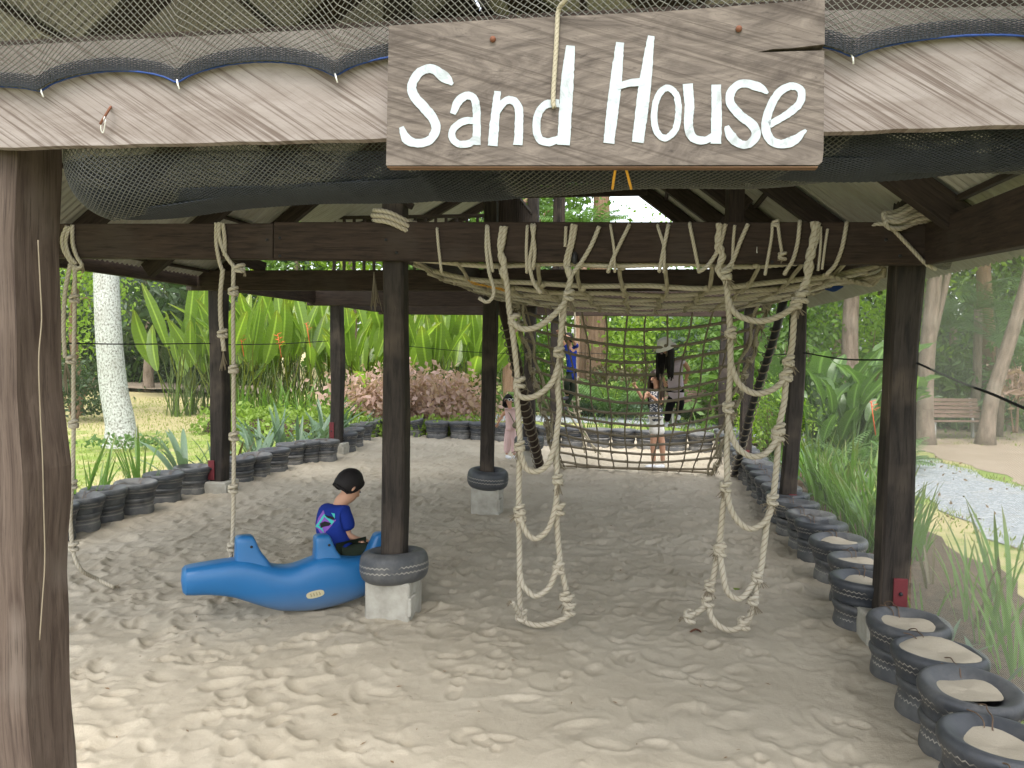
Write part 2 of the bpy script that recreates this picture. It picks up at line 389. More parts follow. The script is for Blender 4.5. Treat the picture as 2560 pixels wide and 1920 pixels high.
k = NT('tree_bark'); g = k.gc(); f = k.noise(g, 8, 6, .7, (.35, 1.5, 1)); f2 = k.noise(g, 1.2, 4)
c = k.ramp(f, (.3, (.10, .075, .055)), (.7, (.28, .22, .17))); c = k.mix(k.ramp(f2, (.5, (0,)), (.7, (.45,))), c, (.34, .31, .25))
M['bark'] = k.bsdf(c, .95, k.bump(f, .8, .03), .1)
k = NT('brown_bark'); g = k.gc(); f = k.noise(g, 7, 6, .7, (.2, 2, 1))
M['brownbark'] = k.bsdf(k.ramp(f, (.3, (.11, .065, .04)), (.7, (.30, .20, .13))), .95, k.bump(f, .8, .03), .1)
k = NT('lawn'); o = k.obj(); f = k.noise(o, .32, 4, .6, None, .6); f2 = k.noise(o, 40, 4, .7); f3 = k.noise(o, 3.0, 5, .7)
c = k.mix(f2, (.115, .185, .035), (.25, .315, .07)); d = k.mix(f2, (.33, .27, .13), (.50, .42, .25))
mk = k.math('ADD', k.math('MULTIPLY', f, .7), k.math('MULTIPLY', f3, .3))
sy = k.n('SeparateXYZ', o); dry = k.math('MULTIPLY', k.n('MapRange', sy.outputs[1], 15.5, 21.0, 0.0, .16).outputs[0], k.math('LESS_THAN', sy.outputs[0], -2.0)); mk = k.math('ADD', mk, dry)
M['lawn'] = k.bsdf(k.mix(k.ramp(mk, (.47, (0,)), (.58, (.9,))), c, d), .95, k.bump(f2, .6, .03), .1)
k = NT('cobbled_path'); o = k.obj(); vo = k.n('TexVoronoi', o, i_Scale=22.0); ve = k.n('TexVoronoi', o, i_Scale=22.0, feature='DISTANCE_TO_EDGE'); f = k.noise(o, 2, 4)
c = k.mix(k.n('SeparateColor', vo.outputs['Color']).outputs[0], (.20, .235, .26), (.38, .40, .41)); c = k.mix(k.ramp(ve.outputs[0], (.02, (.85,)), (.09, (0,))), c, (.12, .12, .11))
M['path'] = k.bsdf(k.mix(k.ramp(f, (.55, (0,)), (.75, (.35,))), c, (.34, .30, .24)), .85, k.bump(ve.outputs[0], .6, .02), .3)
k = NT('bare_earth'); o = k.obj(); f = k.noise(o, 1.2, 5, .65); f2 = k.noise(o, 50, 4, .7)
M['earth'] = k.bsdf(k.mix(f2, k.ramp(f, (.3, (.26, .205, .15)), (.7, (.40, .335, .26))), (.22, .17, .12)), .95, k.bump(f2, .5, .02), .1)
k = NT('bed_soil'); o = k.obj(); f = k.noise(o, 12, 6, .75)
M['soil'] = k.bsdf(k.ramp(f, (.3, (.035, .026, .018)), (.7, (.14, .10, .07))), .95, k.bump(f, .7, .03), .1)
k = NT('blue_plastic'); o = k.obj(); f = k.noise(o, 3.0, 5, .6); f2 = k.noise(o, 45, 4, .7, (.6, 2, 2)); nz = k.n('SeparateXYZ', k.gc()).outputs[2]
c = k.mix(f, (.012, .105, .27), (.018, .145, .36)); c = k.mix(k.ramp(nz, (.0, (.62,)), (.21, (0,))), c, (.16, .17, .17)); c = k.mix(k.ramp(f2, (.62, (0,)), (.75, (.25,))), c, (.10, .22, .36))
M['blue'] = k.bsdf(c, k.mix(f2, (.28,)*3, (.46,)*3), k.bump(f2, .05, .002), .5)
M['cream'] = plain('cream_badge', (.52, .47, .30), .6, .15, 30)
M['badgeink'] = plain('badge_lettering', (.33, .29, .17), .7, .1, 30)
M['red'] = plain('red_steel_plate', (.13, .022, .026), .6, .35, 14)
M['steel'] = plain('rusty_wire', (.13, .085, .055), .7, .3, 30)
M['blacksteel'] = plain('black_steel', (.02, .02, .022), .45, .2, 20)
M['bluecord'] = plain('blue_cord', (.012, .04, .16), .6, .2, 40)
M['yellowcord'] = plain('yellow_cord', (.55, .28, .03), .7, .2, 40)
M['staple'] = plain('white_cable_tie', (.72, .72, .7), .4, .05)
M['nail'] = plain('rusty_nail', (.14, .055, .03), .8, .3)
M['blackcord'] = plain('black_cord', (.015, .015, .015), .8, .2, 30)
M['skin'] = plain('skin', (.46, .26, .17), .55, .06, 12, .05)
M['hair'] = plain('black_hair', (.008, .006, .006), .7, .3, 60, .4)
M['brownhair'] = plain('dark_brown_hair', (.03, .018, .012), .45, .3, 60, .4)
M['navyshirt'] = plain('royal_blue_cloth', (.012, .03, .20), .85, .15, 18, .3, .1)
M['shorts'] = plain('dark_green_cloth', (.022, .03, .02), .9, .2, 18, .3, .1)
M['pink'] = plain('pale_pink_cloth', (.62, .44, .42), .85, .08, 10, .4, .1)
M['white'] = plain('white_cloth', (.72, .70, .66), .85, .06, 14, .3, .1)
M['lilac'] = plain('lilac_white_cloth', (.60, .52, .60), .85, .08, 14, .3, .1)
M['blackcloth'] = plain('black_cloth', (.014, .014, .018), .9, .2, 18, .3, .1)
k = NT('dotted_cloth'); vo = k.n('TexVoronoi', k.obj(), i_Scale=38.0).outputs[0]
M['dotted'] = k.bsdf(k.mix(k.ramp(vo, (.36, (0,)), (.46, (1,))), (.58, .56, .54), (.06, .07, .09)), .9, None, .1)
M['shoe'] = plain('pale_shoe', (.66, .68, .70), .6, .08, 20)
M['darkshoe'] = plain('dark_shoe', (.05, .05, .06), .6, .1, 20)
M['olive_bag'] = plain('olive_bag', (.16, .15, .09), .8, .15, 20)
M['purple'] = plain('purple_print', (.20, .08, .36), .8, .1)
M['teal'] = plain('teal_print', (.05, .42, .38), .8, .1)
M['printblack'] = plain('black_print', (.008, .008, .01), .8, .1)
M['glass'] = plain('dark_lens', (.01, .01, .012), .15, .1)
M['bench'] = wood('bench_slat_wood', (.12, .075, .055), (.25, .17, .13))
M['grey'] = plain('grey_stone', (.36, .35, .32), .9, .2, 6, .4)
M['whitewall'] = plain('white_render', (.66, .67, .66), .9, .06, 4)
M['bluegrey'] = plain('bluegrey_paint', (.25, .32, .38), .8, .1, 4)
# ------------------------------------------------------------------ ground
def lattice(x, y, seed):
    r = np.random.default_rng(seed).random((64, 64))
    xi = np.floor(x).astype(int); yi = np.floor(y).astype(int); fx = x-xi; fy = y-yi
    fx = fx*fx*(3-2*fx); fy = fy*fy*(3-2*fy); g = lambda a, b: r[a % 64, b % 64]
    return (g(xi, yi)*(1-fx)+g(xi+1, yi)*fx)*(1-fy)+(g(xi, yi+1)*(1-fx)+g(xi+1, yi+1)*fx)*fy
b = MB(); gx = np.r_[-150, -60, np.linspace(-30, 30, 90), 60, 150]; gy = np.r_[-60, -20, np.linspace(-6, 50, 80), 90, 220]
X, Y = np.meshgrid(gx, gy); Z = -.06+.008*(lattice(X*.22+9, Y*.22, 3)-.5)*(np.hypot(X-.5, Y-9) > 9)+np.clip((np.hypot(X, Y-9)-16)*.012, 0, .6)
b.grid(np.stack([X, Y, Z], -1)); kind(b.build('lawn', M['lawn']), 'structure')
def ground_z(x, y): return float(-.06+np.clip((math.hypot(x, y-9)-16)*.012, 0, .6))
# the sand pit: real relief with footprints
us = np.linspace(-4.05, 3.85, 620)
ss = [-6.5, -5.5, -4.5, -3.8, -3.2, -2.8]
while ss[-1] < 11.35: ss.append(ss[-1]+.0125*max(1, (ss[-1]+5.5)/3.4))
ss = np.array(ss); U_, S_ = np.meshgrid(us, ss)
def cells(x, y, seed):
    """bowls with soft ridges between them, like trodden sand"""
    r = np.random.default_rng(seed).random((64, 64, 3)); xi = np.floor(x).astype(int); yi = np.floor(y).astype(int); best = np.full(x.shape, 9.); dep = np.ones(x.shape)
    for i in (-1, 0, 1):
        for j in (-1, 0, 1):
            q = r[(xi+i) % 64, (yi+j) % 64]; d = np.hypot(xi+i+q[..., 0]-x, yi+j+q[..., 1]-y)*(.75+.5*q[..., 2]); k = d < best
            best = np.where(k, d, best); dep = np.where(k, .35+.65*q[..., 2], dep)
    return np.clip(best, 0, .8)**2*dep
wx = lattice(S_*5, U_*5, 8)-.5; wy = lattice(U_*5+9, S_*5, 28)-.5; w2 = lattice(S_*14+3, U_*14, 38)-.5
H = .06*(lattice(U_*.8+5, S_*.8, 1)-.5)+.028*(lattice(U_*2.6, S_*2.6+7, 2)-.5)
H += .060*(cells(U_*5.0+wx*.9+w2*.3, S_*5.0+wy*.9, 4)-.15)+.026*(cells(U_*9.5+wy*1.2+w2*.6, S_*9.5+wx*1.2, 5)-.15)
r3 = 1-np.abs(2*lattice(U_*22+wx*5, S_*24+wy*5, 15)-1); H += .005*(r3**2-.35)
H += .004*(lattice(U_*45, S_*45, 6)-.5)
smooth = np.clip((U_-.2)/1.6, 0, 1)*np.clip((1.2-S_)/2, 0, 1); H *= (1-.45*smooth)*(1-.58*np.clip((1.0-S_)/2.2, 0, 1))
for i in range(1500):
    u0 = rnd.uniform(-3.7, 3.4); s0 = -2.6+13.6*rnd.random()**1.25; a = rnd.uniform(0, math.pi); l = rnd.uniform(.05, .12); w = l*rnd.uniform(.35, .75); d = rnd.uniform(.008, .026)*(1 if u0 < .6 or s0 > 1 else .62)
    R_ = l*2.2; i0, i1 = np.searchsorted(us, [u0-R_, u0+R_]); j0, j1 = np.searchsorted(ss, [s0-R_, s0+R_])
    if i1 <= i0 or j1 <= j0: continue
    du = U_[j0:j1, i0:i1]-u0; ds = S_[j0:j1, i0:i1]-s0
    p = (du*math.cos(a)+ds*math.sin(a))/l; q = (-du*math.sin(a)+ds*math.cos(a))/w; e = p*p+q*q
    H[j0:j1, i0:i1] += -d*np.exp(-e**1.6)+d*.55*np.exp(-((np.sqrt(e)-1.45)/.28)**2)*(q > -.3)
for i in range(70):                          # soles and heels of shoes
    u0 = rnd.uniform(-3.2, 3.0); s0 = -2.3+4.5*rnd.random()**1.2; a = rnd.uniform(0, 6.28); k_ = rnd.uniform(.75, 1.1)
    for off, l, w in ((.05, .075, .043), (-.075, .042, .034)):
        c_ = np.array([u0, s0])+np.array([math.cos(a), math.sin(a)])*off*k_; l *= k_; w *= k_
        i0, i1 = np.searchsorted(us, [c_[0]-.2, c_[0]+.2]); j0, j1 = np.searchsorted(ss, [c_[1]-.2, c_[1]+.2])
        if i1 <= i0 or j1 <= j0: continue
        du = U_[j0:j1, i0:i1]-c_[0]; ds = S_[j0:j1, i0:i1]-c_[1]; p = (du*math.cos(a)+ds*math.sin(a))/l; q = (-du*math.sin(a)+ds*math.cos(a))/w; e = np.sqrt(p*p+q*q)
        m_ = 1/(1+np.exp((e-1)*9)); H[j0:j1, i0:i1] += -.013*m_+.006*np.exp(-((e-1.3)/.2)**2)
edge = np.minimum(np.abs(U_-3.6), np.abs(U_+3.8)); H += .015*np.exp(-(edge/.35)**2)+.04*np.exp(-((S_-11.1)/.5)**2)
H -= .10*np.exp(-((U_-(-.62+.35*(S_+.35)))**2+(S_+.1)**2)/.05)*0
def sand_z(x, y):
    d = np.array([x, y])-O0; u = d@LX; s = d@AX
    return float(H[np.clip(np.searchsorted(ss, s), 0, len(ss)-1), np.clip(np.searchsorted(us, u), 0, len(us)-1)])
b = MB(); b.grid(np.stack([O0[0]+LX[0]*U_+AX[0]*S_, O0[1]+LX[1]*U_+AX[1]*S_, H], -1)); kind(b.build('sand', M['sand']), 'structure')
# cobbled path, its bare verge, and planting beds: sheets just above the lawn
def strip(name, mid, wl, wr, mat, dz):
    c = catmull(mid, 10); t = np.gradient(c, axis=0); t /= np.linalg.norm(t, axis=1)[:, None]; n = np.stack([t[:, 1], -t[:, 0]], 1)
    k = np.linspace(-1, 1, 9); rows = []
    for i, (p, q) in enumerate(zip(c, n)):
        wob = .10*math.sin(i*1.7)+.07*math.sin(i*.61)
        o = np.where(k < 0, -k*-(wl+wob), k*(wr-wob)); pts = p+q*o[:, None]
        z = np.array([np.clip((math.hypot(x, y-9)-16)*.012, 0, .6) for x, y in pts]); rows.append(np.c_[pts, z+dz])
    b = MB(); b.grid(np.array(rows)[::-1]); return kind(b.build(name, mat), 'structure')
pm = [(5.0, -4), (5.9, 2), (6.3, 7), (6.75, 11), (7.0, 15), (6.4, 19), (4.0, 21.4), (.5, 22), (-3, 22.6), (-7, 24)]
strip('bare_earth', [(7.8, -4), (8.6, 4), (9.3, 9), (10.2, 13), (10.6, 17), (11.5, 20), (14, 24)], 1.9, 2.0, M['earth'], -.051)
strip('path', pm, 1.0, 1.05, M['path'], -.046)
strip('soil_bed', [tuple(S(4.45, s)[:2]) for s in (-5, -1, 3, 7, 11)], .55, .55, M['soil'], .006)
strip('soil_bed', [tuple(S(-4.5, s)[:2]) for s in (-3, 1, 5, 9, 12)], .45, .45, M['soil'], .006)
strip('soil_bed', [tuple(S(u, 12.0)[:2]) for u in (-4, -1, 2, 4.5)], .5, .5, M['soil'], .008)
strip('leaf_litter', [(-30, 35), (-19, 33.2), (-12, 32.5), (-8, 30)], 3.2, 3.4, M['earth'], .10)
# ------------------------------------------------------------------ the open pavilion
PAV = thing('pavilion', 'open timber pavilion with dark posts and beams over the sand pit', 'pavilion', S(0, 0))
POSTS = {}
PW = .165
def post(key, u, s, top, w=PW, mat='post', blk=None, plate=None, lean=(0, 0), z0=-.1):
    c0 = S(u, s); b = MB(); n = 9; rr = np.linspace(z0 if blk is None else blk[1]-.02, top, n)
    ex = np.array([*LX, 0]); ey = np.array([*AX, 0]); bw = w*.10
    sec = np.array([(-w/2+bw, -w/2), (w/2-bw, -w/2), (w/2, -w/2+bw), (w/2, w/2-bw), (w/2-bw, w/2), (-w/2+bw, w/2), (-w/2, w/2-bw), (-w/2, -w/2+bw)])
    per = np.r_[0, np.cumsum(np.linalg.norm(np.diff(sec, axis=0), axis=1))]
    g0 = rnd.uniform(0, 40); vs = []; gs = []
    for i, z in enumerate(rr):
        k = 1+.06*math.sin(i*1.3+u*5+s)+.02*rnd.uniform(-1, 1); ox = .012*math.sin(i*.9+s*3)+lean[0]*(z/2.6); oy = lean[1]*(z/2.6)
        sc = sec*k+np.array([ox, oy])
        vs.append(c0+ex*sc[:, :1]+ey*sc[:, 1:]+np.array([0, 0, z])); gs.append(np.c_[np.full(8, z+g0), per, per*0+u])
    b.grid(np.array(vs)[::-1], cv=True, g=np.array(gs)[::-1]); b.add(vs[-1], [[0, 1, 2, 3], [0, 3, 4, 7], [4, 5, 6, 7]])
    p = b.build('post', M[mat], PAV, smooth=False)
    if blk:
        bb = MB(); bb.obox(S(u, s, blk[1]/2-.12), ex*blk[0]/2, ey*blk[0]/2, (0, 0, blk[1]/2+.12), .012)
        if blk[0] > .3: bb.obox(S(u+blk[0]*.52, s-blk[0]*.35, blk[1]*.35), ex*.014, ey*.07, (0, 0, .07), .01)
        bb.build('base_block', M['concrete'], p, smooth=False)
    if plate:
        du, z0_, z1_ = plate; q = MB(); q.obox(S(u+du, s-w/2-.012, (z0_+z1_)/2), ex*.045, ey*.006, (0, 0, (z1_-z0_)/2), .003)
        pl = q.build('steel_plate', M['red'], p, smooth=False)
        q = MB(); q.ball(S(u+du, s-w/2-.022, (z0_+z1_)/2+.02), .014, .014, .014, 6, 8); q.build('bolt', M['blacksteel'], pl)
    POSTS[key] = c0; return p
post('C0', 0, 0, 5.2, .165, 'post', (.34, .26)); post('R0', 3.52, .10, 3.2, .19, 'post', (.34, .2), (.05, .22, .47), (.05, 0))
post('L0', -3.62, 0, 3.0)
post('C1', 0, 3.62, 5.3, .16, 'post', (.34, .30)); post('R1', 3.52, 3.72, 3.4, .17, 'post', (.3, .1), (.04, .12, .36), (.06, 0)); post('L1', -3.72, 3.95, 3.05, .20, 'post', (.36, .16), (-.06, .18, .44))
post('C2', 0, 7.2, 5.3, .18, 'post', (.30, .36)); post('R2', 3.52, 7.3, 3.2, .17, 'post', (.3, .1), (.0, .12, .40)); post('L2', -3.66, 7.85, 3.05, .21, 'post', (.36, .20), (-.06, .22, .58))
post('C3', 0, 10.9, 5.2, .16); post('R3', 3.52, 10.9, 3.2, .17, 'post', (.3, .1)); post('L3', -3.6, 10.95, 3.05)
post('R9', 3.62, -3.45, 2.62, .20, 'frontpost')
# big front post under the fascia
A = np.array([-1.485, 2.30]); ex = np.array([*LX, 0]); ey = np.array([*AX, 0])
b = MB(); w = .225; rows = []; gs = []
for i, z in enumerate(np.linspace(-.3, 2.66, 26)):
    wb = .006*math.sin(z*5.1)+.010*math.sin(z*2.3+1)+.004*math.sin(z*13); k2 = .010*math.sin(z*3.7+2)+.006*math.sin(z*9.1)
    e = .025*(z < 2.9)
    base = np.array([A[0], A[1], z])+ex*(wb+.012*(1.3-z))
    sec = [(0-.02, 0+.004), (0, .02), (k2*.6, w*.35), (k2, w*.7), (k2-.004, w-.015), (-.02, w), (-w, w), (-w, 0)]
    rows.append([base+ex*a+ey*c for a, c in sec]); gs.append([(z, q*.07, 3) for q in range(8)])
b.grid(np.array(rows), cv=True, g=np.array(gs)); p = b.build('post', M['frontpost'], PAV, smooth=False)
b = MB()
for pts in ([(255, 395), (247, 500), (262, 640), (258, 800), (268, 1000), (272, 1150), (275, 1300), (262, 1480), (262, 1560)], [(290, 395), (292, 470), (305, 520)]):
    pass
b.tube(catmull([PL(x, y, A+AX*0, A+AX*w, .007) for x, y in ((95, 600), (101, 720), (104, 800), (97, 900), (101, 1040), (106, 1140), (109, 1260), (112, 1400), (106, 1500), (99, 1600))], 6), .0022, 5)
q = b.build('loose_wire', M['rope'], p)
# beams
def beam(a, c, w=.09, h=.27, mat='beam', up=(0, 0, 1), name='beam', bev=.006, par=None):
    b = MB(); b.bar(a, c, w, h, up, bev); return b.build(name, M[mat], par or PAV, smooth=False)
BA = S(-3.95, -.135)[:2]; BB = S(3.62, -.035)[:2]          # centre line of the tie beam seen across the picture
def tb(px, py, off=0.0): return PL(px, py, BA, BB, .047+off)
zl = 2.785; zr = 2.712
ja = tb(683, 612); t_ = (ja[:2]-BA)@(BB-BA)/((BB-BA)@(BB-BA)); zj = zl+(zr-zl)*t_; pj = BA+(BB-BA)*t_
beam((*BA, zl), (*(pj-(BB-BA)*.0004), zj), .094, .262); beam((*(pj+(BB-BA)*.0004), zj+.004), (*BB, zr), .098, .276)
for s, zc in ((3.52, 2.785), (7.1, 2.79), (10.8, 2.80)):
    beam(S(-3.9, s, zc), S(-.0, s, zc), .09, .25); beam(S(.01, s, zc), S(3.7, s, zc), .09, .25)
for u, rows in ((-3.79, ((-.1, 3.84), (3.86, 7.72), (7.74, 11.1))), (3.62, ((.16, 3.6), (3.62, 7.2), (7.22, 11.1)))):
    for s0, s1 in rows: beam(S(u, s0, 2.83), S(u, s1, 2.83), .09, .24)
for s0, s1 in ((.1, 3.46), (3.58, 7.04)): beam(S(-.13, s0, 2.80), S(-.13, s1, 2.80), .09, .22)
e0 = PL(2326, 612, BA, BB, .0); e1 = P(2560, 544, 3.49); dv = e1-e0; beam(e0+dv*.0, e0+dv*2.2, .09, .265)
q = tb(2372, 690, -.02)                                      # chamfered outer end of the tie beam
beam(e0+np.array([.02, .06, -.06]), e0+np.array([.16, .04, -.10]), .08, .12)
# roof: two corrugated slopes
SL = .76; ZW = 2.98
def roof_z(u): return ZW+(3.52-abs(u))*SL
def slope(sgn, s0, s1, u_out, n=3):
    s = s0
    while s < s1-.05:
        e = min(s+.93, s1); k = int((e-s)/.0165)+1; sv = np.linspace(s, e, k)
        ph = ((sv/.0775) % 1.0); hgt = .018*np.clip(np.abs(ph-.5)*4-.5, 0, 1)
        uu = np.linspace(.02, u_out, n); off = .004*((int(round((s-s0)/.93))) % 2)
        v = np.array([[S(sgn*u, x, roof_z(u)+hh+off) for x, hh in zip(sv, hgt)] for u in uu]); g = np.array([[(u, x, 0) for x in sv] for u in uu])
        b = MB(); b.grid(v, g=g); b.build('roof_sheet', M['roof'], PAV, smooth=False); s = e-.03 if e < s1 else e
slope(1, -3.95, 5.45, 4.05); slope(-1, -3.95, 3.75, 3.72)
LOFT = lambda u: 4.0+(3.7-abs(u))*.55
_rz = roof_z; roof_z = LOFT; slope(-1, 3.9, 11.2, 3.72); roof_z = _rz
for sgn, ends in ((1, (-3.85, -3.1, -1.9, -.6, 1.2, 2.6, 3.9, 5.35)), (-1, (-3.85, -3.0, -1.9, -.6, .9, 2.3, 3.65))):
    for s in ends:
        w = .14 if s > 5 else .10
        beam(S(sgn*.05, s, roof_z(.05)-.12), S(sgn*3.62, s, roof_z(3.62)-.12), w, .17, 'rafter', name='rafter')
for sgn, s1 in ((1, 5.3), (-1, 3.7)):
    for u in (.5, 1.3, 2.1, 2.9, 3.6):
        beam(S(sgn*u, -3.9, roof_z(u)-.022), S(sgn*u, s1, roof_z(u)-.022), .045, .035, 'rafter', name='purlin')
beam(S(0, -3.9, roof_z(0)-.20), S(0, 11.1, roof_z(0)-.20), .08, .22, 'rafter', name='ridge_beam')
for s in (4.0, 5.6, 8.0, 9.6, 11.0): beam(S(-.05, s, LOFT(.05)-.10), S(-3.7, s, LOFT(3.7)-.10), .12, .15, 'rafter', name='rafter')
beam(S(-1.85, 5.28, 4.16), S(1.85, 5.28, 4.16), .08, .13, 'rafter', name='collar_beam')
beam(S(-3.6, -.1, 3.15), S(-2.6, -.1, 3.85), .08, .13, 'rafter', name='brace'); beam(S(-2.9, 3.6, 2.95), S(-3.6, 2.4, 3.3), .08, .13, 'rafter', name='brace')
beam(S(.12, .02, 3.02), S(-1.0, .02, 3.62), .03, .05, 'rafter', name='brace'); beam(S(2.3, 1.9, 2.5+.4), S(2.75, 1.9, 3.4), .11, .11, 'rafter', name='brace')
beam(S(2.55, 1.2, 2.9), S(2.55, 1.2, 3.65), .13, .13, 'rafter', (0, 1, 0), 'strut')
for u0 in (-1.6, -.75, .2): beam(S(u0, -2.4, 4.6), S(u0+1.0, -2.4, 3.7), .09, .16, 'rafter', name='brace')
# loft railing behind the tie beam
rb = MB(); rb.bar(S(-3.6, 7.3, 4.20), S(-.1, 7.3, 4.20), .06, .055); RL = rb.build('railing', M['rafter'], PAV, smooth=False)
u = -3.5
while u < -.12:
    q = MB(); q.bar(S(u, 7.3, 3.1), S(u, 7.3, 4.172), .05, .05, (0, 1, 0)); q.build('baluster', M['rafter'], RL, smooth=False); u += .182
beam(S(-3.7, 7.35, 3.04), S(-.1, 7.35, 3.04), .07, .14, 'rafter', name='floor_beam')
rb = MB(); rb.bar(S(-.02, 3.9, 4.2), S(-.02, 7.1, 4.2), .05, .05); R2_ = rb.build('railing', M['rafter'], PAV, smooth=False)
for i in range(16):
    q = MB(); q.bar(S(-.02, 4.1+i*.19, 3.02), S(-.02, 4.1+i*.19, 4.174), .04, .04, (0, 1, 0)); q.build('baluster', M['rafter'], R2_, smooth=False)
for dx in (-.06, .11): beam(S(dx+.05, 10.6, 2.9), S(dx+.05, 10.6, 5.6), .075, .075, 'rafter', (0, 1, 0), 'strut')
# front fascia board: front face plane through FA-FB
FA = np.array([-1.50, 2.262]); FB = FA+LX*3.0
def fb(px, py, off=0.0): return PL(px, py, FA, FB, off)
tl, tr = fb(-260, 128), fb(2760, 8); bl, br = fb(-260, 388), fb(2760, 305)
def board(name, poly, a, c, thick, mat, par, local=None):
    """poly: pixels on the plane a-c ; thickness away from the camera"""
    pts = [PL(x, y, a, c) for x, y in poly]; t = np.array([*((c-a)/np.linalg.norm(c-a)), 0]); n = np.array([t[1], -t[0], 0])
    if n[1] > 0: n = -n
    o = np.array([*a, 0]); ab = [((p-o)@t, p[2]) for p in pts]
    b = MB(); b.prism(ab, lambda x, z, d: o+t*x+np.array([0, 0, z])-n*d, thick)
    b.g = [g[:, [0, 2, 1]] for g in b.g]
    return b.build(name, mat, par, smooth=False)
def pxline(x, x0, y0, x1, y1): return y0+(y1-y0)*(x-x0)/(x1-x0)
ft = lambda x: np.interp(x, [-300, 0, 963, 2067, 2560, 2900], [133, 115, 66, 26, 15, 8]); fbm = lambda x: np.interp(x, [-300, 0, 34, 963, 2071, 2560, 2900], [384, 366, 368, 346, 330, 311, 300])
xs = np.linspace(-280, 2800, 40); board('fascia_board', [(x, ft(x)) for x in xs[::-1]]+[(x, fbm(x)+1.5*math.sin(x*.03)) for x in xs], FA, FB, .035, M['fascia'], PAV)
b = MB()
for x in (100, 1830): pass
t3 = np.array([*LX, 0]); zc = 2.745
beam(S(-4.0, -3.62, 2.75) if False else np.array([*(FA+AX*.085-LX*1.6), 2.77]), np.array([*(FA+AX*.085+LX*3.6), 2.74]), .09, .24, 'beam')
q = MB(); pz = [fb(276, 269, .0), fb(275, 270, .022), fb(250, 311, .03)]; q.tube(catmull(pz, 4), .0035, 6); q.build('bent_nail', M['nail'], PAV)
q = MB(); q.tube(catmull([fb(262, 292, .032), fb(252, 318, .02), fb(258, 332, .012), fb(264, 300, .03)], 5), .0016, 5); q.build('cable_tie', M['staple'], PAV)
# ------------------------------------------------------------------ the sign
SA, SB = FA-AX*.055, FB-AX*.055
def sg(px, py, off=0.0): return PL(px, py, SA, SB, off)
Z2 = lambda X, Y: (900+X/1.84333, Y/1.84333)
SIGN = thing('sign_board', 'weathered wooden Sand House sign with white hand painted letters on the fascia', 'sign', sg(1500, 412))
pl = [Z2(*p) for p in ((120, 762), (133, 118), (700, 86), (1400, 52), (2142, -4), (2142, 204), (1985, 222), (1900, 226), (1832, 241), (1900, 240), (1990, 236), (2140, 233), (2136, 700), (2130, 745), (2112, 760))]
board('board', pl, SA, SB, .034, M['sign'], SIGN)
t3 = np.array([*LX, 0]); o_ = sg(*Z2(120, 762)); p_ = sg(*Z2(2112, 761))
q = MB(); q.bar(o_-np.array([*(-AX*.017), 0])+np.array([0, 0, -.0035])+ex*.002, p_+np.array([*(AX*.017), 0])+np.array([0, 0, -.0035]), .030, .0035, bev=.001); q.build('lower_edge', M['signedge'], SIGN, smooth=False)
def stroke(b, pts, w, lvl, n=8, closed=False):
    p = np.array(pts, float); ws = np.array(w if isinstance(w, (list, tuple)) else [w]*len(p), float)
    c = catmull(np.c_[p, ws], n, closed) if len(p) > 2 else np.c_[p, ws]
    if closed: c = np.vstack([c, c[:1]])
    else: c = resample(c, 12)
    t = np.gradient(c[:, :2], axis=0)
    if closed: t[0] = t[-1] = (c[1, :2]-c[-2, :2])
    t /= np.linalg.norm(t, axis=1)[:, None]; nn = np.stack([-t[:, 1], t[:, 0]], 1)
    jit = nrg.normal(0, .8, (len(c), 1)); l = c[:, :2]+nn*(c[:, 2:]/2+jit); r = c[:, :2]-nn*(c[:, 2:]/2-nrg.normal(0, .8, (len(c), 1)))
    if closed: l[-1] = l[0]; r[-1] = r[0]
    h = .0022+lvl*.0004
    W3 = lambda a, off: sg(*Z2(*a), off)
    v = np.array([[W3(a, .0002), W3(a, h), W3(d, h), W3(d, .0002)] for a, d in zip(l, r)]); b.grid(v[::-1])
    if not closed:
        for e in (0, -1): b.add(v[e], [[0, 1, 2, 3]])
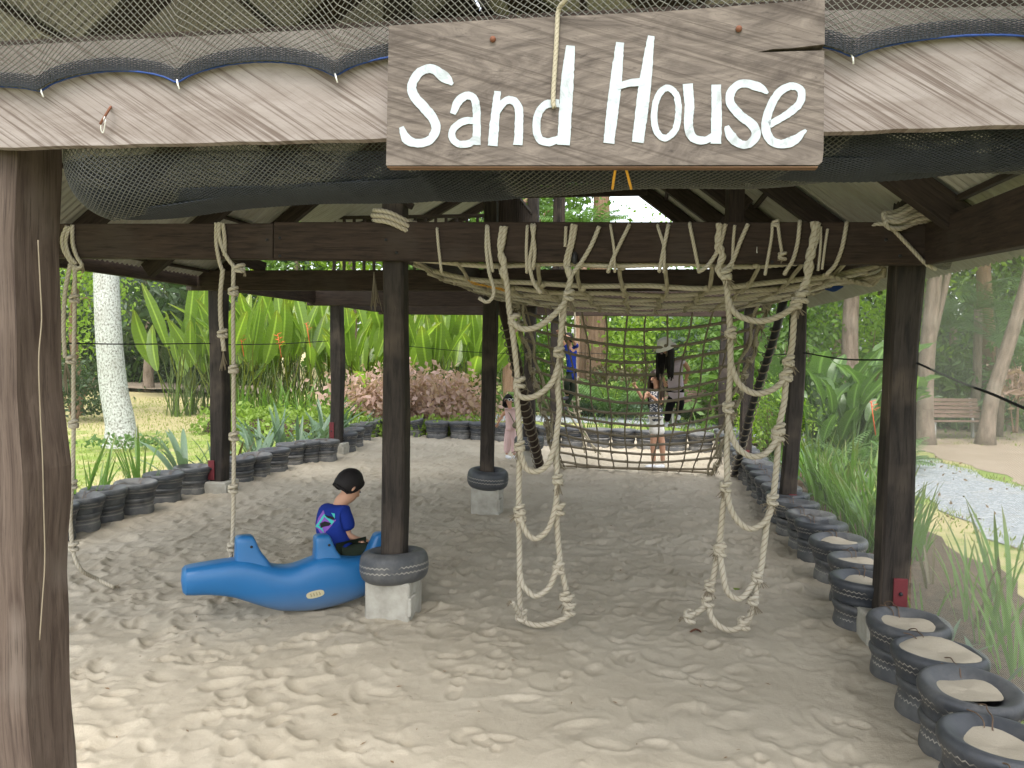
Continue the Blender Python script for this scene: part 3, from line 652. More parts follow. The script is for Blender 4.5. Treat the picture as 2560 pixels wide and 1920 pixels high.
LET = [
 ('s', [([(428, 388), (392, 358), (335, 318), (278, 330), (240, 388), (248, 440), (292, 492), (336, 545), (350, 595), (322, 645), (262, 660), (215, 640), (190, 585)], [14, 50, 40, 40, 42, 44, 46, 44, 42, 40, 38, 44, 22])]),
 ('a', [([(428, 525), (452, 468), (492, 440), (526, 455), (537, 510), (538, 590), (537, 668)], [26, 40, 36, 36, 36, 36, 38]), ([(534, 556), (480, 558), (432, 590), (424, 630), (452, 662), (500, 662), (534, 640)], 32)]),
 ('n', [([(634, 420), (622, 545), (611, 672)], [30, 42, 44]), ([(632, 520), (664, 470), (702, 462), (730, 495), (733, 570), (728, 668)], [24, 34, 36, 38, 38, 42])]),
 ('d', [([(918, 476), (862, 480), (826, 515), (813, 580), (826, 638), (868, 655), (918, 640)], 36), ([(970, 210), (955, 380), (938, 668)], [40, 58, 58])]),
 ('h', [([(1198, 195), (1178, 390), (1146, 660)], [36, 54, 50]), ([(1342, 165), (1312, 400), (1280, 656)], [30, 58, 54]), ([(1185, 398), (1250, 382), (1312, 376)], [30, 34, 36])]),
 ('o', [([(1412, 405), (1455, 432), (1468, 505), (1455, 592), (1410, 636), (1370, 610), (1355, 540), (1370, 450)], 30, True)]),
 ('u', [([(1510, 386), (1518, 480), (1514, 575), (1532, 632), (1585, 648), (1634, 622)], [46, 44, 42, 42, 34, 30]), ([(1641, 390), (1643, 520), (1640, 662)], [44, 48, 50])]),
 ('s', [([(1880, 430), (1840, 402), (1765, 384), (1716, 415), (1706, 470), (1750, 530), (1808, 575), (1826, 622), (1790, 664), (1745, 660), (1708, 625), (1690, 580)], [12, 40, 36, 38, 40, 42, 44, 42, 36, 38, 46, 20])]),
 ('e', [([(1886, 575), (1960, 532), (2022, 480), (2034, 420), (1990, 396), (1930, 428), (1886, 505), (1870, 585), (1890, 642), (1940, 664), (2002, 645), (2056, 598)], [30, 34, 36, 36, 34, 36, 40, 42, 42, 40, 44, 12])]),
]
for nm, sts in LET:
    b = MB()
    for i, st in enumerate(sts): stroke(b, st[0], st[1], i, 8, len(st) > 2)
    b.build('letter', M['paint'], SIGN, smooth=False)
for x, y in ((1232, 98), (1847, 72)):
    b = MB(); b.ball(sg(x, y, .002), .008, .008, .008, 6, 10); b.build('nail', M['nail'], SIGN)
b = MB(); b.rope([sg(1432, -60, .04), sg(1413, 0, .03), sg(1396, 27, .010), sg(1391, 108, .009), sg(1383, 244, .009), sg(1386, 270, .009)], .0055, .006)
tag(b.build('thin_rope', M['oldrope'], None), 'thin twisted rope hanging down over the face of the sign', 'rope')
for i, (x0, x1) in enumerate(((1540, 1531), (1563, 1578))):
    b = MB(); b.tube(catmull([sg(x0, 395, -.05), sg(x0, 412, -.045), fb((x0+x1)/2, 442, -.01), fb(x1, 472, -.06)], 5), .0035, 6)
    tag(b.build('yellow_cord', M['yellowcord'], None), ('left' if i == 0 else 'right')+' one of two yellow cords hanging below the sign to the rolled net', 'cord')
# ------------------------------------------------------------------ black netting
def lattice_net(b, fn, na, nb, r, a0=0., a1=1., jit=0.0, sub=1):
    """diamond lattice of cords on fn(a,b); na diamonds along, nb down"""
    for fam in (1, -1):
        for i in range(-nb, na+nb):
            k = np.arange(0, nb*2*sub+1)/(2.0*sub); a = (i+fam*k+(0 if fam > 0 else nb*0))/na; bb = k/nb
            ok = (a >= 0) & (a <= 1)
            if ok.sum() < 2: continue
            p = np.array([fn(x, y) for x, y in zip(a[ok], bb[ok])])
            b.tube(p, r, 3, cap=False)
UPN = thing('shade_net', 'black netting stapled in scallops along the top of the weathered fascia', 'netting', fb(400, 200, .012))
stp = [(-330, 255), (105, 230), (445, 210), (840, 193), (1235, 180), (1640, 165), (2130, 145), (2700, 118)]
sag = [20, 34, 38, 40, 40, 40, 34]
ex_, ez_ = [], []
for (x0, y0), (x1, y1), sgv in zip(stp[:-1], stp[1:], sag):
    for t in np.linspace(0, 1, 12, endpoint=False):
        p = fb(x0+(x1-x0)*t, y0+(y1-y0)*t-sgv*1.18*(1-(2*t-1)**2)**.75, .010); ex_.append((p[:2]-FA)@LX); ez_.append(p[2])
ex_, ez_ = np.array(ex_), np.array(ez_)
A0, A1 = -.55, 2.95
def upn(a, bb):
    al = A0+(A1-A0)*a; zb = np.interp(al, ex_, ez_); zt = 3.36
    z = zb+(zt-zb)*(bb**1.55*.94+.06*bb); off = .016+.006*math.sin(al*9)*(bb < .35)+(.03*max(0, bb-.5))
    return np.array([*(FA+LX*al-AX*off), z])
b = MB(); lattice_net(b, upn, 165, 30, .0015); b.build('net_mesh', M['net'], UPN)
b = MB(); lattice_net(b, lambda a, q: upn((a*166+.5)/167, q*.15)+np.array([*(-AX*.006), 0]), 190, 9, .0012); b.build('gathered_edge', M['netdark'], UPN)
b = MB(); al = np.linspace(A0, A1, 220); b.tube(np.array([np.array([*(FA+LX*x-AX*.016), np.interp(x, ex_, ez_)]) for x in al]), .0026, 6, 2, .02, .2); b.build('edge_cord', M['bluecord'], UPN)
for x, y in stp[1:4]+stp[6:7]:
    q = MB(); p = fb(x, y, .02); q.tube([p+np.array([-.003, 0, .012]), p+np.array([.001, -.004, -.002]), p+np.array([.004, 0, -.014])], .0022, 5); q.build('staple', M['staple'], UPN)
LON = thing('rolled_net', 'black netting rolled up in a sagging bundle under the fascia', 'netting', fb(1200, 470, -.2))
rbx = [(-100, 575), (165, 553), (330, 548), (560, 523), (963, 498), (1280, 483), (1560, 470), (2000, 463), (2330, 448), (2700, 425)]
rx_, rz_ = [], []
for x, y in rbx: p = fb(x, y, -.20); rx_.append((p[:2]-FA)@LX); rz_.append(p[2])
B0 = (fb(160, 500, -.10)[:2]-FA)@LX; B1 = 2.95
def roll(a, bb, rad=.16, ph=0.):
    al = B0+(B1-B0)*a; zb = np.interp(al, rx_, rz_); rd = rad*(1+.08*math.sin(al*4+1+ph)+.05*math.sin(al*9.3+ph))
    if al-B0 < .12: rd *= .55+.45*((al-B0)/.12)**.5
    th = -2.35+3.5*bb+.25*math.sin(al*2.1+ph)
    cz = zb+rad*1.02; y = .21-rd*math.cos(th+.9)*1.0
    z = cz+rd*math.sin(th+.9)
    if z > cz: z = cz+(z-cz)*1.5
    return np.array([*(FA+LX*al+AX*y), z])
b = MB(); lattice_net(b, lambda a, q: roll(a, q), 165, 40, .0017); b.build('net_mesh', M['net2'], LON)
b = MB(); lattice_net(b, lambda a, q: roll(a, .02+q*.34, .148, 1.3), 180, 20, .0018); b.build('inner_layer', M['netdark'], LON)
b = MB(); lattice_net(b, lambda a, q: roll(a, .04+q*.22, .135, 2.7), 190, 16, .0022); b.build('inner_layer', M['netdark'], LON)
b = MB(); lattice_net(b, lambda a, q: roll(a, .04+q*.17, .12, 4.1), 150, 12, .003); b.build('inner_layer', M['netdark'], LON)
# fine mosquito-type netting between the side posts, with its black cord
def side(name, label, u0, s0, u1, s1, z0, z1, mat, cordpx=None):
    r = thing(name, label, 'netting', S(u0, s0, z0))
    v = []; g = []
    for t in np.linspace(0, 1, 14):
        v.append([S(u0+(u1-u0)*t+.02*math.sin(t*9+s0)*math.sin(k*3), s0+(s1-s0)*t, z0+(z1-z0)*k) for k in np.linspace(0, 1, 8)])
        g.append([((s1-s0+abs(u1-u0))*t, (z1-z0)*k, 0) for k in np.linspace(0, 1, 8)])
    b = MB(); b.grid(np.array(v), g=np.array(g)); b.build('net_mesh', mat, r); return r
def cordline(r, pts):
    b = MB(); p = resample(catmull(pts, 8), .012); b.tube(p, .0068, 6, 2, .035, .22); b.build('hem_cord', M['blackcord'], r)
r = side('side_net', 'pale see-through netting right of the near right post', 3.66, -3.6, 3.66, .05, .1, 2.58, M['finenet'])
cordline(r, [S(3.62, .0, 1.93), P(2400, 955, 4.6), P(2480, 985, 4.0), P(2560, 1020, 3.49), P(2700, 1075, 2.9)])
r = side('side_net', 'see-through netting between the two nearest posts of the right side', 3.66, .25, 3.66, 3.62, .1, 2.6, M['finenet2'])
cordline(r, [S(3.62, 3.6, 1.98), S(3.63, 1.9, 1.93), S(3.62, .2, 1.95)])
r = side('side_net', 'see-through netting past the second right post', 3.66, 3.85, 3.66, 7.2, .1, 2.6, M['finenet3'])
cordline(r, [S(3.62, 7.2, 1.98), S(3.63, 5.6, 1.94), S(3.62, 3.8, 1.98)])
r = side('side_net', 'see-through netting in front of the white mottled palm trunk', -3.83, -.1, -3.83, 3.85, .2, 2.7, M['finenet3'])
cordline(r, [S(-3.8, -.1, 2.0), S(-3.81, 1.9, 1.97), S(-3.8, 3.85, 1.99)])
r = side('side_net', 'see-through netting in front of the orange flowering paddle leaves', -3.83, 4.05, -3.8, 7.75, .2, 2.7, M['finenet4'])
cordline(r, [S(-3.8, 4.05, 1.97), S(-3.81, 6.0, 2.0), S(-3.8, 7.75, 2.06)])
r = side('side_net', 'see-through netting across the far end behind the middle post', -3.7, 11.1, 3.5, 11.1, .2, 2.7, M['finenet4'])
cordline(r, [S(-3.6, 11.08, 2.0), S(-1.5, 11.08, 1.86), S(0, 11.08, 1.9), S(1.6, 11.08, 1.88), S(3.5, 11.08, 2.0)])
# ------------------------------------------------------------------ ropes hung on the tie beam
def fray(b, p, d, n=12, L=.09, r=.0030, spread=.45):
    p = V3(p); d = V3(d)/np.linalg.norm(d)
    for i in range(n):
        e = d+nrg.normal(0, spread, 3); e /= np.linalg.norm(e); l = L*rnd.uniform(.6, 1.1)
        b.tube(catmull([p, p+(d*.4+e*.6)*l*.5, p+e*l*.85+np.array([0, 0, -.25*l])], 3), [r]*6+[r*.6], 4)
def knot(b, c, r, ax=(0, 0, 1), k=1.0):
    """an overhand knot: two and a half crossing turns round the rope"""
    ax = V3(ax); ax /= np.linalg.norm(ax); u = np.cross(ax, [0, 1, .3]); u /= np.linalg.norm(u); v = np.cross(ax, u); c = V3(c)
    t = np.linspace(0, 1, 40); th = 2*math.pi*2.4*t+rnd.uniform(0, 6); R_ = r*1.55*k
    p = c+np.outer(np.cos(th)*R_, u)+np.outer(np.sin(th)*R_, v)+np.outer((t-.5)*r*2.6+r*1.1*np.sin(th*.5), ax)
    b.tube(p, r*.95, 8, 3, r*7, .12)
def tbs(pts, off=.012, f=None): return [tb(x, y, off if f is None else f(i)) for i, (x, y) in enumerate(pts)]
RR = .0195
def ladder(label, sides, rungs, knots, tufts, attach, loose=None, wob=()):
    base = tb(*sides[0][-1], .02); base[2] = 0
    r = thing('rope_ladder', label, 'rope ladder', base)
    for sd_ in sides:
        b = MB(); b.rope(tbs(sd_, .022), RR); b.build('side_rope', M['rope'], r)
    for rg in rungs:
        n = len(rg); b = MB(); b.rope([tb(x, y, .022+.05*math.sin(math.pi*i/(n-1))) for i, (x, y) in enumerate(rg)], RR); b.build('rung', M['rope'], r)
    for (x, y) in knots:
        b = MB(); c = tb(x, y, .025); knot(b, c, RR*.95); b.build('knot', M['rope'], r)
    for (x, y, dx) in tufts:
        b = MB(); c = tb(x, y, .03); fray(b, c, (dx, -.15, -1.0), 18, .10); knot(b, c, RR*.85); b.build('frayed_end', M['rope'], r)
    for a_, rad in attach:
        b = MB(); b.rope(tbs(a_, rad+.004), rad); b.build('lashing', M['rope'], r)
    return r
LA = ladder('left rope ladder of two on the front beam, its foot sunk in sand',
  [[(1252, 679), (1266, 700), (1272, 763), (1280, 820), (1288, 885), (1294, 950), (1292, 986), (1296, 1040), (1300, 1104), (1298, 1170), (1297, 1250), (1299, 1425), (1300, 1507), (1306, 1556)],
   [(1420, 668), (1427, 690), (1420, 725), (1410, 771), (1402, 844), (1398, 909), (1394, 966), (1398, 1027), (1390, 1108), (1393, 1198), (1392, 1303), (1401, 1405), (1413, 1466), (1427, 1530)]],
  [[(1415, 745), (1408, 762), (1378, 793), (1341, 818), (1305, 822), (1283, 806), (1278, 790)], [(1398, 905), (1394, 920), (1378, 958), (1341, 989), (1305, 993), (1290, 972), (1292, 945)],
   [(1391, 1095), (1386, 1115), (1372, 1157), (1345, 1178), (1317, 1172), (1302, 1135), (1298, 1108)], [(1392, 1240), (1389, 1265), (1373, 1318), (1344, 1346), (1320, 1336), (1304, 1303), (1299, 1270)],
   [(1399, 1395), (1394, 1415), (1373, 1468), (1340, 1490), (1318, 1476), (1305, 1458), (1300, 1430)], [(1307, 1553), (1340, 1563), (1380, 1558), (1412, 1545), (1430, 1528)]],
  [(1303, 1540), (1420, 1500), (1424, 1522), (1285, 800), (1300, 1292), (1396, 1420), (1398, 1270)],
  [(1300, 955, -.3), (1397, 882, .3), (1299, 1118, -.2), (1394, 1200, .2), (1412, 1492, .4), (1422, 738, .2), (1298, 1275, -.3)],
  [([(1255, 566), (1249, 618), (1262, 655), (1254, 680), (1268, 700)], .0165), ([(1264, 566), (1257, 610), (1250, 640), (1262, 672), (1266, 700)], .0165),
   ([(1432, 560), (1425, 608), (1414, 653), (1418, 678), (1426, 700)], .015), ([(1440, 562), (1434, 600), (1424, 640), (1420, 676)], .013), ([(1498, 566), (1478, 614), (1453, 656), (1433, 682), (1424, 700)], .0145), ([(1415, 566), (1413, 617)], .011)])
b = MB(); b.rope([tb(1307, 1550, .03), tb(1290, 1520, .12), tb(1281, 1505, .16)], .017); fray(b, tb(1281, 1507, .16), (-1, 0, .1), 16, .05, .003); b.build('loose_end', M['rope'], LA)
b = MB(); b.ball(tb(1437, 645, .02), .022, .016, .045, 7, 8); b.build('tape_wrap', M['blacksteel'], LA)
LB = ladder('right rope ladder of two on the front beam, its last loop trailing',
  [[(1798, 681), (1812, 695), (1817, 720), (1821, 763), (1825, 824), (1826, 925), (1821, 1007), (1821, 1068), (1817, 1129), (1817, 1206), (1808, 1263), (1798, 1360), (1783, 1446), (1771, 1499), (1751, 1526), (1710, 1546)],
   [(2018, 698), (2008, 715), (1988, 771), (1980, 864), (1968, 917), (1960, 1007), (1947, 1068), (1943, 1141), (1934, 1234), (1918, 1303), (1905, 1405), (1893, 1466), (1881, 1525), (1866, 1562)]],
  [[(2003, 738), (1996, 757), (1955, 787), (1903, 803), (1854, 793), (1829, 771), (1821, 745)], [(1965, 930), (1958, 950), (1931, 974), (1890, 984), (1854, 966), (1836, 936), (1827, 905)],
   [(1950, 1075), (1943, 1096), (1915, 1133), (1878, 1141), (1846, 1121), (1829, 1088), (1822, 1060)], [(1930, 1265), (1924, 1285), (1908, 1308), (1877, 1322), (1849, 1307), (1828, 1275), (1819, 1240), (1815, 1215)],
   [(1893, 1445), (1877, 1468), (1857, 1493), (1836, 1495), (1816, 1474), (1806, 1425), (1800, 1390), (1797, 1368)], [(1771, 1505), (1779, 1543), (1800, 1566), (1828, 1575), (1852, 1566), (1872, 1545)]],
  [(1770, 1500), (1860, 1558), (1725, 1540), (2005, 740), (1965, 940), (1945, 1085), (1800, 1375)],
  [(1826, 835, .3), (1971, 905, .5), (1821, 1020, .3), (1948, 1075, .2), (1814, 1216, -.4), (1932, 1250, -.4), (1797, 1370, -.5), (1893, 1440, .5), (1775, 1465, -.2), (1882, 1500, .1), (1990, 760, .3), (1815, 690, .2)],
  [([(1795, 558), (1800, 597), (1792, 619), (1809, 642), (1794, 673), (1812, 700)], .017), ([(1803, 560), (1792, 600), (1806, 625), (1798, 660), (1806, 690)], .015), ([(1814, 560), (1798, 619), (1772, 661), (1747, 680)], .0135), ([(1870, 560), (1851, 603), (1828, 659), (1798, 683)], .0135), ([(1837, 563), (1833, 608), (1831, 670)], .010),
   ([(2032, 554), (2037, 595), (2021, 638), (2028, 667), (2015, 700)], .0185), ([(2046, 556), (2030, 600), (2032, 635), (2016, 665), (2020, 698), (2008, 720)], .0185), ([(2040, 554), (2044, 590), (2026, 650), (2024, 690)], .014), ([(2052, 566), (2051, 619), (2045, 677)], .0085), ([(2069, 572), (2062, 619), (2055, 674)], .0085)])
b = MB(); fray(b, tb(1712, 1545, .03), (-1, 0, -.1), 14, .05, .003); b.build('loose_end', M['rope'], LB)
def krope(label, runs, knots, frays, rad=.014):
    base = tb(*runs[0][-1], .02); base[2] = 0
    r = thing('knotted_rope', label, 'climbing rope', base)
    for rr_, ra, off in runs:
        b = MB(); b.rope(tbs(rr_, off), ra); b.build('rope', M['rope'], r)
    for x, y in knots:
        b = MB(); knot(b, tb(x, y, .02), rad, k=1.15); b.build('knot', M['rope'], r)
    for x, y, L in frays:
        b = MB(); fray(b, tb(x, y, .02), (0, 0, -1), 16, L, .0028, .16); b.build('frayed_end', M['rope'], r)
    return r
class _R(list): pass
def krope2(label, runs, knots, frays, rad, foot):
    r = thing('knotted_rope', label, 'climbing rope', foot)
    for pts, ra, off in runs:
        b = MB(); b.rope(tbs(pts, off), ra); b.build('rope', M['rope'], r)
    for x, y in knots:
        b = MB(); knot(b, tb(x, y, .022), rad, k=1.15); b.build('knot', M['rope'], r)
    for x, y, L in frays:
        b = MB(); fray(b, tb(x, y, .02), (0, 0, -1), 18, L, .0028, .14); b.build('frayed_end', M['rope'], r)
    return r
ft1 = G(285, 1466)
K1 = krope2('knotted climbing rope beside the front left post, its end curling over the sand',
  [([(181, 562), (182, 608), (192, 641), (205, 664), (190, 672)], .014, .016), ([(168, 565), (156, 595), (160, 625), (178, 657), (186, 675)], .015, .018), ([(175, 566), (165, 600), (172, 635), (190, 660)], .013, .024), ([(176, 660), (163, 730), (159, 820), (163, 895)], .015, .03),
   ([(187, 663), (187, 730), (186, 820), (184, 895), (184, 1062), (183, 1140), (180, 1212), (176, 1290), (178, 1335)], .0145, .022)],
  [(186, 748), (178, 900), (184, 1062), (181, 1212), (184, 1366)], [(164, 895, .26), (208, 660, .05)], .0145, ft1)
p0 = tb(178, 1335, .022); b = MB(); b.rope([p0, tb(183, 1380, .03), G(203, 1425, .20), G(244, 1448, .07), G(285, 1468, .02)], .0145); fray(b, G(285, 1466, .02), (1, -.1, .0), 16, .06, .003); b.build('trailing_end', M['rope'], K1)
ft2 = tb(578, 1402, .02); ft2[2] = 0
K2 = krope2('knotted climbing rope hanging behind the tail of the blue rocker',
  [([(541, 557), (541, 608), (548, 652), (557, 680)], .014, .016), ([(557, 558), (562, 600), (562, 640)], .014, .016), ([(549, 556), (548, 590), (563, 635), (585, 665), (606, 674)], .0145, .024), ([(557, 672), (551, 740), (552, 800), (557, 850), (560, 878)], .016, .02),
   ([(584, 664), (583, 730), (583, 830), (584, 925), (584, 1000), (585, 1091), (584, 1225), (583, 1303), (580, 1368), (574, 1406)], .0145, .022)],
  [(600, 672), (583, 730), (584, 925), (585, 1091), (583, 1222), (580, 1368), (556, 835)], [(558, 876, .13), (612, 676, .04)], .0145, ft2)
CT = thing('rope_coil', 'coil of rope looped round the middle post above the beam', 'rope', tb(980, 570, -.05))
b = MB()
for k, (rx, ry, dz) in enumerate(((.155, .135, .0), (.165, .145, .035), (.15, .14, .07))):
    th = np.linspace(0, 2*math.pi, 40); c = S(0, 0, 0); z0 = tb(980, 568)[2]+.02+dz
    b.tube(resample(np.array([c+ex*rx*math.cos(t)+ey*(ry*math.sin(t)-.03)+np.array([0, 0, z0-.05*math.cos(t)+.008*math.sin(3*t)]) for t in th]), .011), .016, 12, 3, .11, .13, cap=False)
b.build('coil', M['rope'], CT)
CT2 = thing('rope_coil', 'thick bundled rope coil draped over the beam at the near right post', 'rope', tb(2280, 565, .0))
for k, (dy, sc) in enumerate(((0, 1.0), (9, .95), (-10, 1.03), (4, .86))):
    b = MB(); pts = [(2210, 543), (2240, 540), (2285, 518), (2322, 505), (2340, 522), (2330, 540), (2290, 548), (2250, 563), (2218, 560)]
    pts = [(2275+(x-2275)*sc, 540+(y-540)*sc+dy) for x, y in pts]
    b.rope([tb(x, y, .03+.03*math.sin(i*.7+k*1.7)) for i, (x, y) in enumerate(pts+pts[:1])], .0155); b.build('loop', M['rope'], CT2)
b = MB(); b.rope([tb(2168, 569, -.02), tb(2194, 560, .0), tb(2223, 566, .016), tb(2262, 604, .018), tb(2310, 655, .018), tb(2334, 671, .02), tb(2336, 672, -.05)], .0125)
tag(b.build('rope', M['rope'], None), 'single rope slanting down across the right end of the front beam', 'rope')
b = MB(); fray(b, tb(935, 680, -.1), (0, 0, -1), 26, .26, .003, .10); tag(b.build('frayed_rope', M['oldrope'], None), 'unravelled rope hank hanging left of the middle post below the beam', 'rope')
b = MB(); q_ = tb(2330, 552, -.06); b.tube([q_+np.array([-.02, -.02, 0]), q_+np.array([.08, .35, .03])], .042, 14, cap=False); b.tube([q_+np.array([.08, .35, .03]), q_+np.array([-.02, -.02, 0])], .034, 14, cap=False)
tag(b.build('pipe', M['blacksteel'], None), 'short black pipe end lying on the beam corner at the near right post', 'pipe')
# ------------------------------------------------------------------ overhead rope net between the first two beams
ON = thing('overhead_net', 'sagging overhead rope net slung between the front beam and the second beam', 'rope net', S(1.76, 1.8, 2.45))
def onet(u, s):
    w = 3.46; c = 1-(2*u/w-1)**2; fr = np.clip(s/.35, 0, 1)
    return S(u+.04, s-.02, 2.635-.035*min(1, s)-.185*max(0, c)**.8*(.28+.72*fr)+.008*math.sin(u*7+s*5))
for s in (.0, .32, .72, 1.2, 1.8, 2.5, 3.4):
    b = MB(); b.tube(resample(np.array([onet(u, s+.03*math.sin(u*3+s)) for u in np.linspace(.0, 3.46, 24)]), .02), .0185, 8, 3, .12, .13); b.build('cross_rope', M['rope'], ON)
for i, u in enumerate(np.arange(.12, 3.45, .30)):
    b = MB(); b.tube(resample(np.array([onet(u+.025*math.sin(s*4+i), s)+np.array([0, 0, -.012]) for s in np.linspace(-.02, 3.47, 20)]), .03), .0145, 6, 3, .10, .13); b.build('long_rope', M['oldrope'], ON)
b = MB()
for s in (.0, .32, .72, 1.2, 1.8, 2.5):
    for u in np.arange(.12, 3.45, .30): b.ball(onet(u, s)+np.array([0, -.01, -.008]), .026, .026, .024, 5, 7)
kind(b.build('knots', M['oldrope'], ON), 'stuff')
LASH = [([(1093, 574), (1097, 624), (1103, 674)], .0098), ([(1217, 569), (1216, 624), (1223, 681), (1234, 719), (1232, 742), (1217, 755), (1197, 745)], .0125), ([(1220, 569), (1224, 624), (1231, 673)], .0105), ([(1318, 569), (1316, 624), (1317, 676)], .011), ([(1336, 566), (1331, 612), (1324, 653), (1327, 681), (1336, 710), (1353, 734)], .013), ([(1330, 566), (1337, 624), (1333, 667)], .0125),
        ([(1527, 566), (1535, 622), (1537, 674)], .0095), ([(1571, 565), (1548, 614), (1531, 650), (1521, 676)], .0125), ([(1645, 566), (1660, 619), (1660, 675)], .010), ([(1670, 566), (1660, 617), (1649, 673)], .0125), ([(1725, 563), (1736, 619), (1747, 675)], .0115),
        ([(1931, 561), (1928, 599), (1914, 679)], .010), ([(1945, 558), (1949, 595), (1955, 633)], .010), ([(1999, 558), (1994, 607), (1982, 650), (1963, 681)], .0125), ([(2116, 561), (2105, 619), (2088, 662), (2069, 683)], .0125)]
for pts, r_ in LASH:
    x, y = pts[0]; b = MB()
    q = [tb(x+2, y+4, -.10), tb(x+1, y-3, -.05)]+[tb(px, py+(2 if i == 0 else 0), r_+.002) for i, (px, py) in enumerate(pts)]
    if pts[-1][1] < 690: q += [tb(pts[-1][0], pts[-1][1]+3, -.04)]
    b.rope(q, r_); b.build('lashing', M['rope'], ON)
b = MB(); knot(b, tb(1956, 640, .02), .012); fray(b, tb(1956, 640, .02), (-.3, -.3, -1), 14, .05, .003, .5); knot(b, tb(1938, 561, .01), .011); b.build('stopper_knot', M['rope'], ON)
b = MB()
for i in range(9):
    a0 = tb(1170+8*i, 700+3*i, -.25); b.tube(catmull([a0, a0+np.array([.05, .06, -.03+.006*i]), a0+np.array([.12, .12, -.02])], 4), .003, 5)
b.build('yellow_binding', M['yellowcord'], ON)
b = MB()
for i in range(7): b.rope([tb(2060+i*16, 688+i*3, -.1-.05*i), tb(2110+i*12, 700+i*2, -.5), tb(2212, 690-i*3, -.25)], .014, .02, 7)
b.build('gathered_ropes', M['oldrope'], ON)
b = MB()
for i in range(5): b.tube(catmull([tb(2062+4*i, 722, -.6), tb(2085, 728-3*i, -.6), tb(2108, 716, -.6)], 4), .005, 5)
b.build('blue_binding', M['bluecord'], ON)
# ------------------------------------------------------------------ sloping climbing net
CN = thing('climbing_net', 'sloping rope climbing net between two leaning poles at the second row of posts', 'rope net', (2.0, 12.2, 0))
PT = [S(.10, 3.75, 2.62), S(3.42, 3.75, 2.62)]; PB = [np.array([.50, 12.75, -.1]), np.array([3.52, 12.15, -.1])]
def cn(u, v):
    p = (PT[0]*(1-u)+PT[1]*u)*(1-v)+(PB[0]*(1-u)+PB[1]*u)*v
    ins = .05+.05*v; p = p+(PB[1]-PB[0])*(ins*(1-2*u)); sg_ = 4*u*(1-u)
    p[2] = max(.035, p[2]-.26*sg_*(1-v**4)+.02); p[1] += .10*sg_; return p
for i, v in enumerate(np.linspace(.06, .985, 14)):
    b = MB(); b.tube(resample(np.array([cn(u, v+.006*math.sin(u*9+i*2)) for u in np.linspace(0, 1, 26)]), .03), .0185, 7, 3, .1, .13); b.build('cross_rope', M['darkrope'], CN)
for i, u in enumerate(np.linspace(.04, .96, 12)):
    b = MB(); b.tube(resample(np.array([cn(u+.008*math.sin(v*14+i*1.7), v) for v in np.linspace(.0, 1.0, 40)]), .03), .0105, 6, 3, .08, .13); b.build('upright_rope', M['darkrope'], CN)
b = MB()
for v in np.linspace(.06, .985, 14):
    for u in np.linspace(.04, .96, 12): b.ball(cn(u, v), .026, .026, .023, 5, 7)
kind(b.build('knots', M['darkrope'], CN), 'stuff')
for i, (t0, b0, rad) in enumerate(((PT[0], PB[0], .075), (PT[1], PB[1], .05))):
    b = MB(); q = np.array([t0*(1-t)+b0*t+np.array([.015*math.sin(t*9), 0, 0]) for t in np.linspace(-.02, 1.0, 16)]); b.tube(q, rad, 10); pl_ = b.build('pole', M['beam'] if i == 0 else M['blacksteel'], CN)
    b = MB(); tt = np.linspace(.12, .97, 420); nw = 26
    d = (b0-t0)/np.linalg.norm(b0-t0); u_ = np.cross(d, [0, 1, 0]); u_ /= np.linalg.norm(u_); v_ = np.cross(d, u_)
    b.tube(np.array([t0*(1-t)+b0*t+(u_*math.cos(2*math.pi*nw*t)+v_*math.sin(2*math.pi*nw*t))*(rad+.010) for t in tt]), .009, 5); b.build('lashing', M['darkrope'], CN)
    for k_, (du, rr_) in enumerate(((.0, .024), (.035, .018))):
        b = MB(); uu = du if i == 0 else 1-du
        b.tube(resample(np.array([cn(uu, v)+np.array([.03*math.sin(v*31+k_*2), -.02, .02*math.sin(v*23+k_)]) for v in np.linspace(.0, 1.0, 60)]), .03), rr_, 8, 3, .14, .14); b.build('border_rope', M['oldrope'], CN)
    b = MB()
    for t in np.linspace(.05, .97, 13):
        c = cn(i, t); knot(b, c, .02, d); fray(b, c, (0, -.3, -1), 7, .16, .0045, .35)
    kind(b.build('border_knots', M['oldrope'], CN), 'stuff')
# ------------------------------------------------------------------ tyre stacks round the pit
TM = {}
UP = [(.118, .25), (.126, .30), (.145, .326), (.175, .346), (.205, .360), (.226, .360), (.240, .346), (.245, .325), (.240, .298), (.226, .272), (.215, .245), (.212, .222), (.212, .205), (.206, .192), (.195, .187)]
LO = [(.185, .190), (.204, .184), (.214, .168), (.211, .145), (.200, .12), (.196, .095), (.200, .07), (.206, .03), (.206, -.03), (.20, -.12)]
def tyre_mesh(kind_, var):
    key = (kind_, var)
    if key not in TM:
        r_ = random.Random(var*17+len(kind_)); a1, a2, p1, p2 = r_.uniform(.003, .012), r_.uniform(.002, .006), r_.uniform(0, 6), r_.uniform(0, 6)
        b = MB(); pr = np.array(UP if kind_ == 'up' else LO); pr = catmull(pr, 3); 
        pr[:, 0] *= 1+.008*np.sin(pr[:, 1]*17+var)
        b.lathe(pr, n=44, wob=lambda th: a1*np.cos(2*th+p1)+a2*np.cos(3*th+p2))
        o = b.build('tyre', M[['tyre', 'tyre_dusty', 'tyre_clean', 'tyre'][var % 4] if kind_ == 'up' else ['tyre_dusty', 'tyre'][var % 2]]); TM[key] = o.data; bpy.data.objects.remove(o)
    return TM[key]
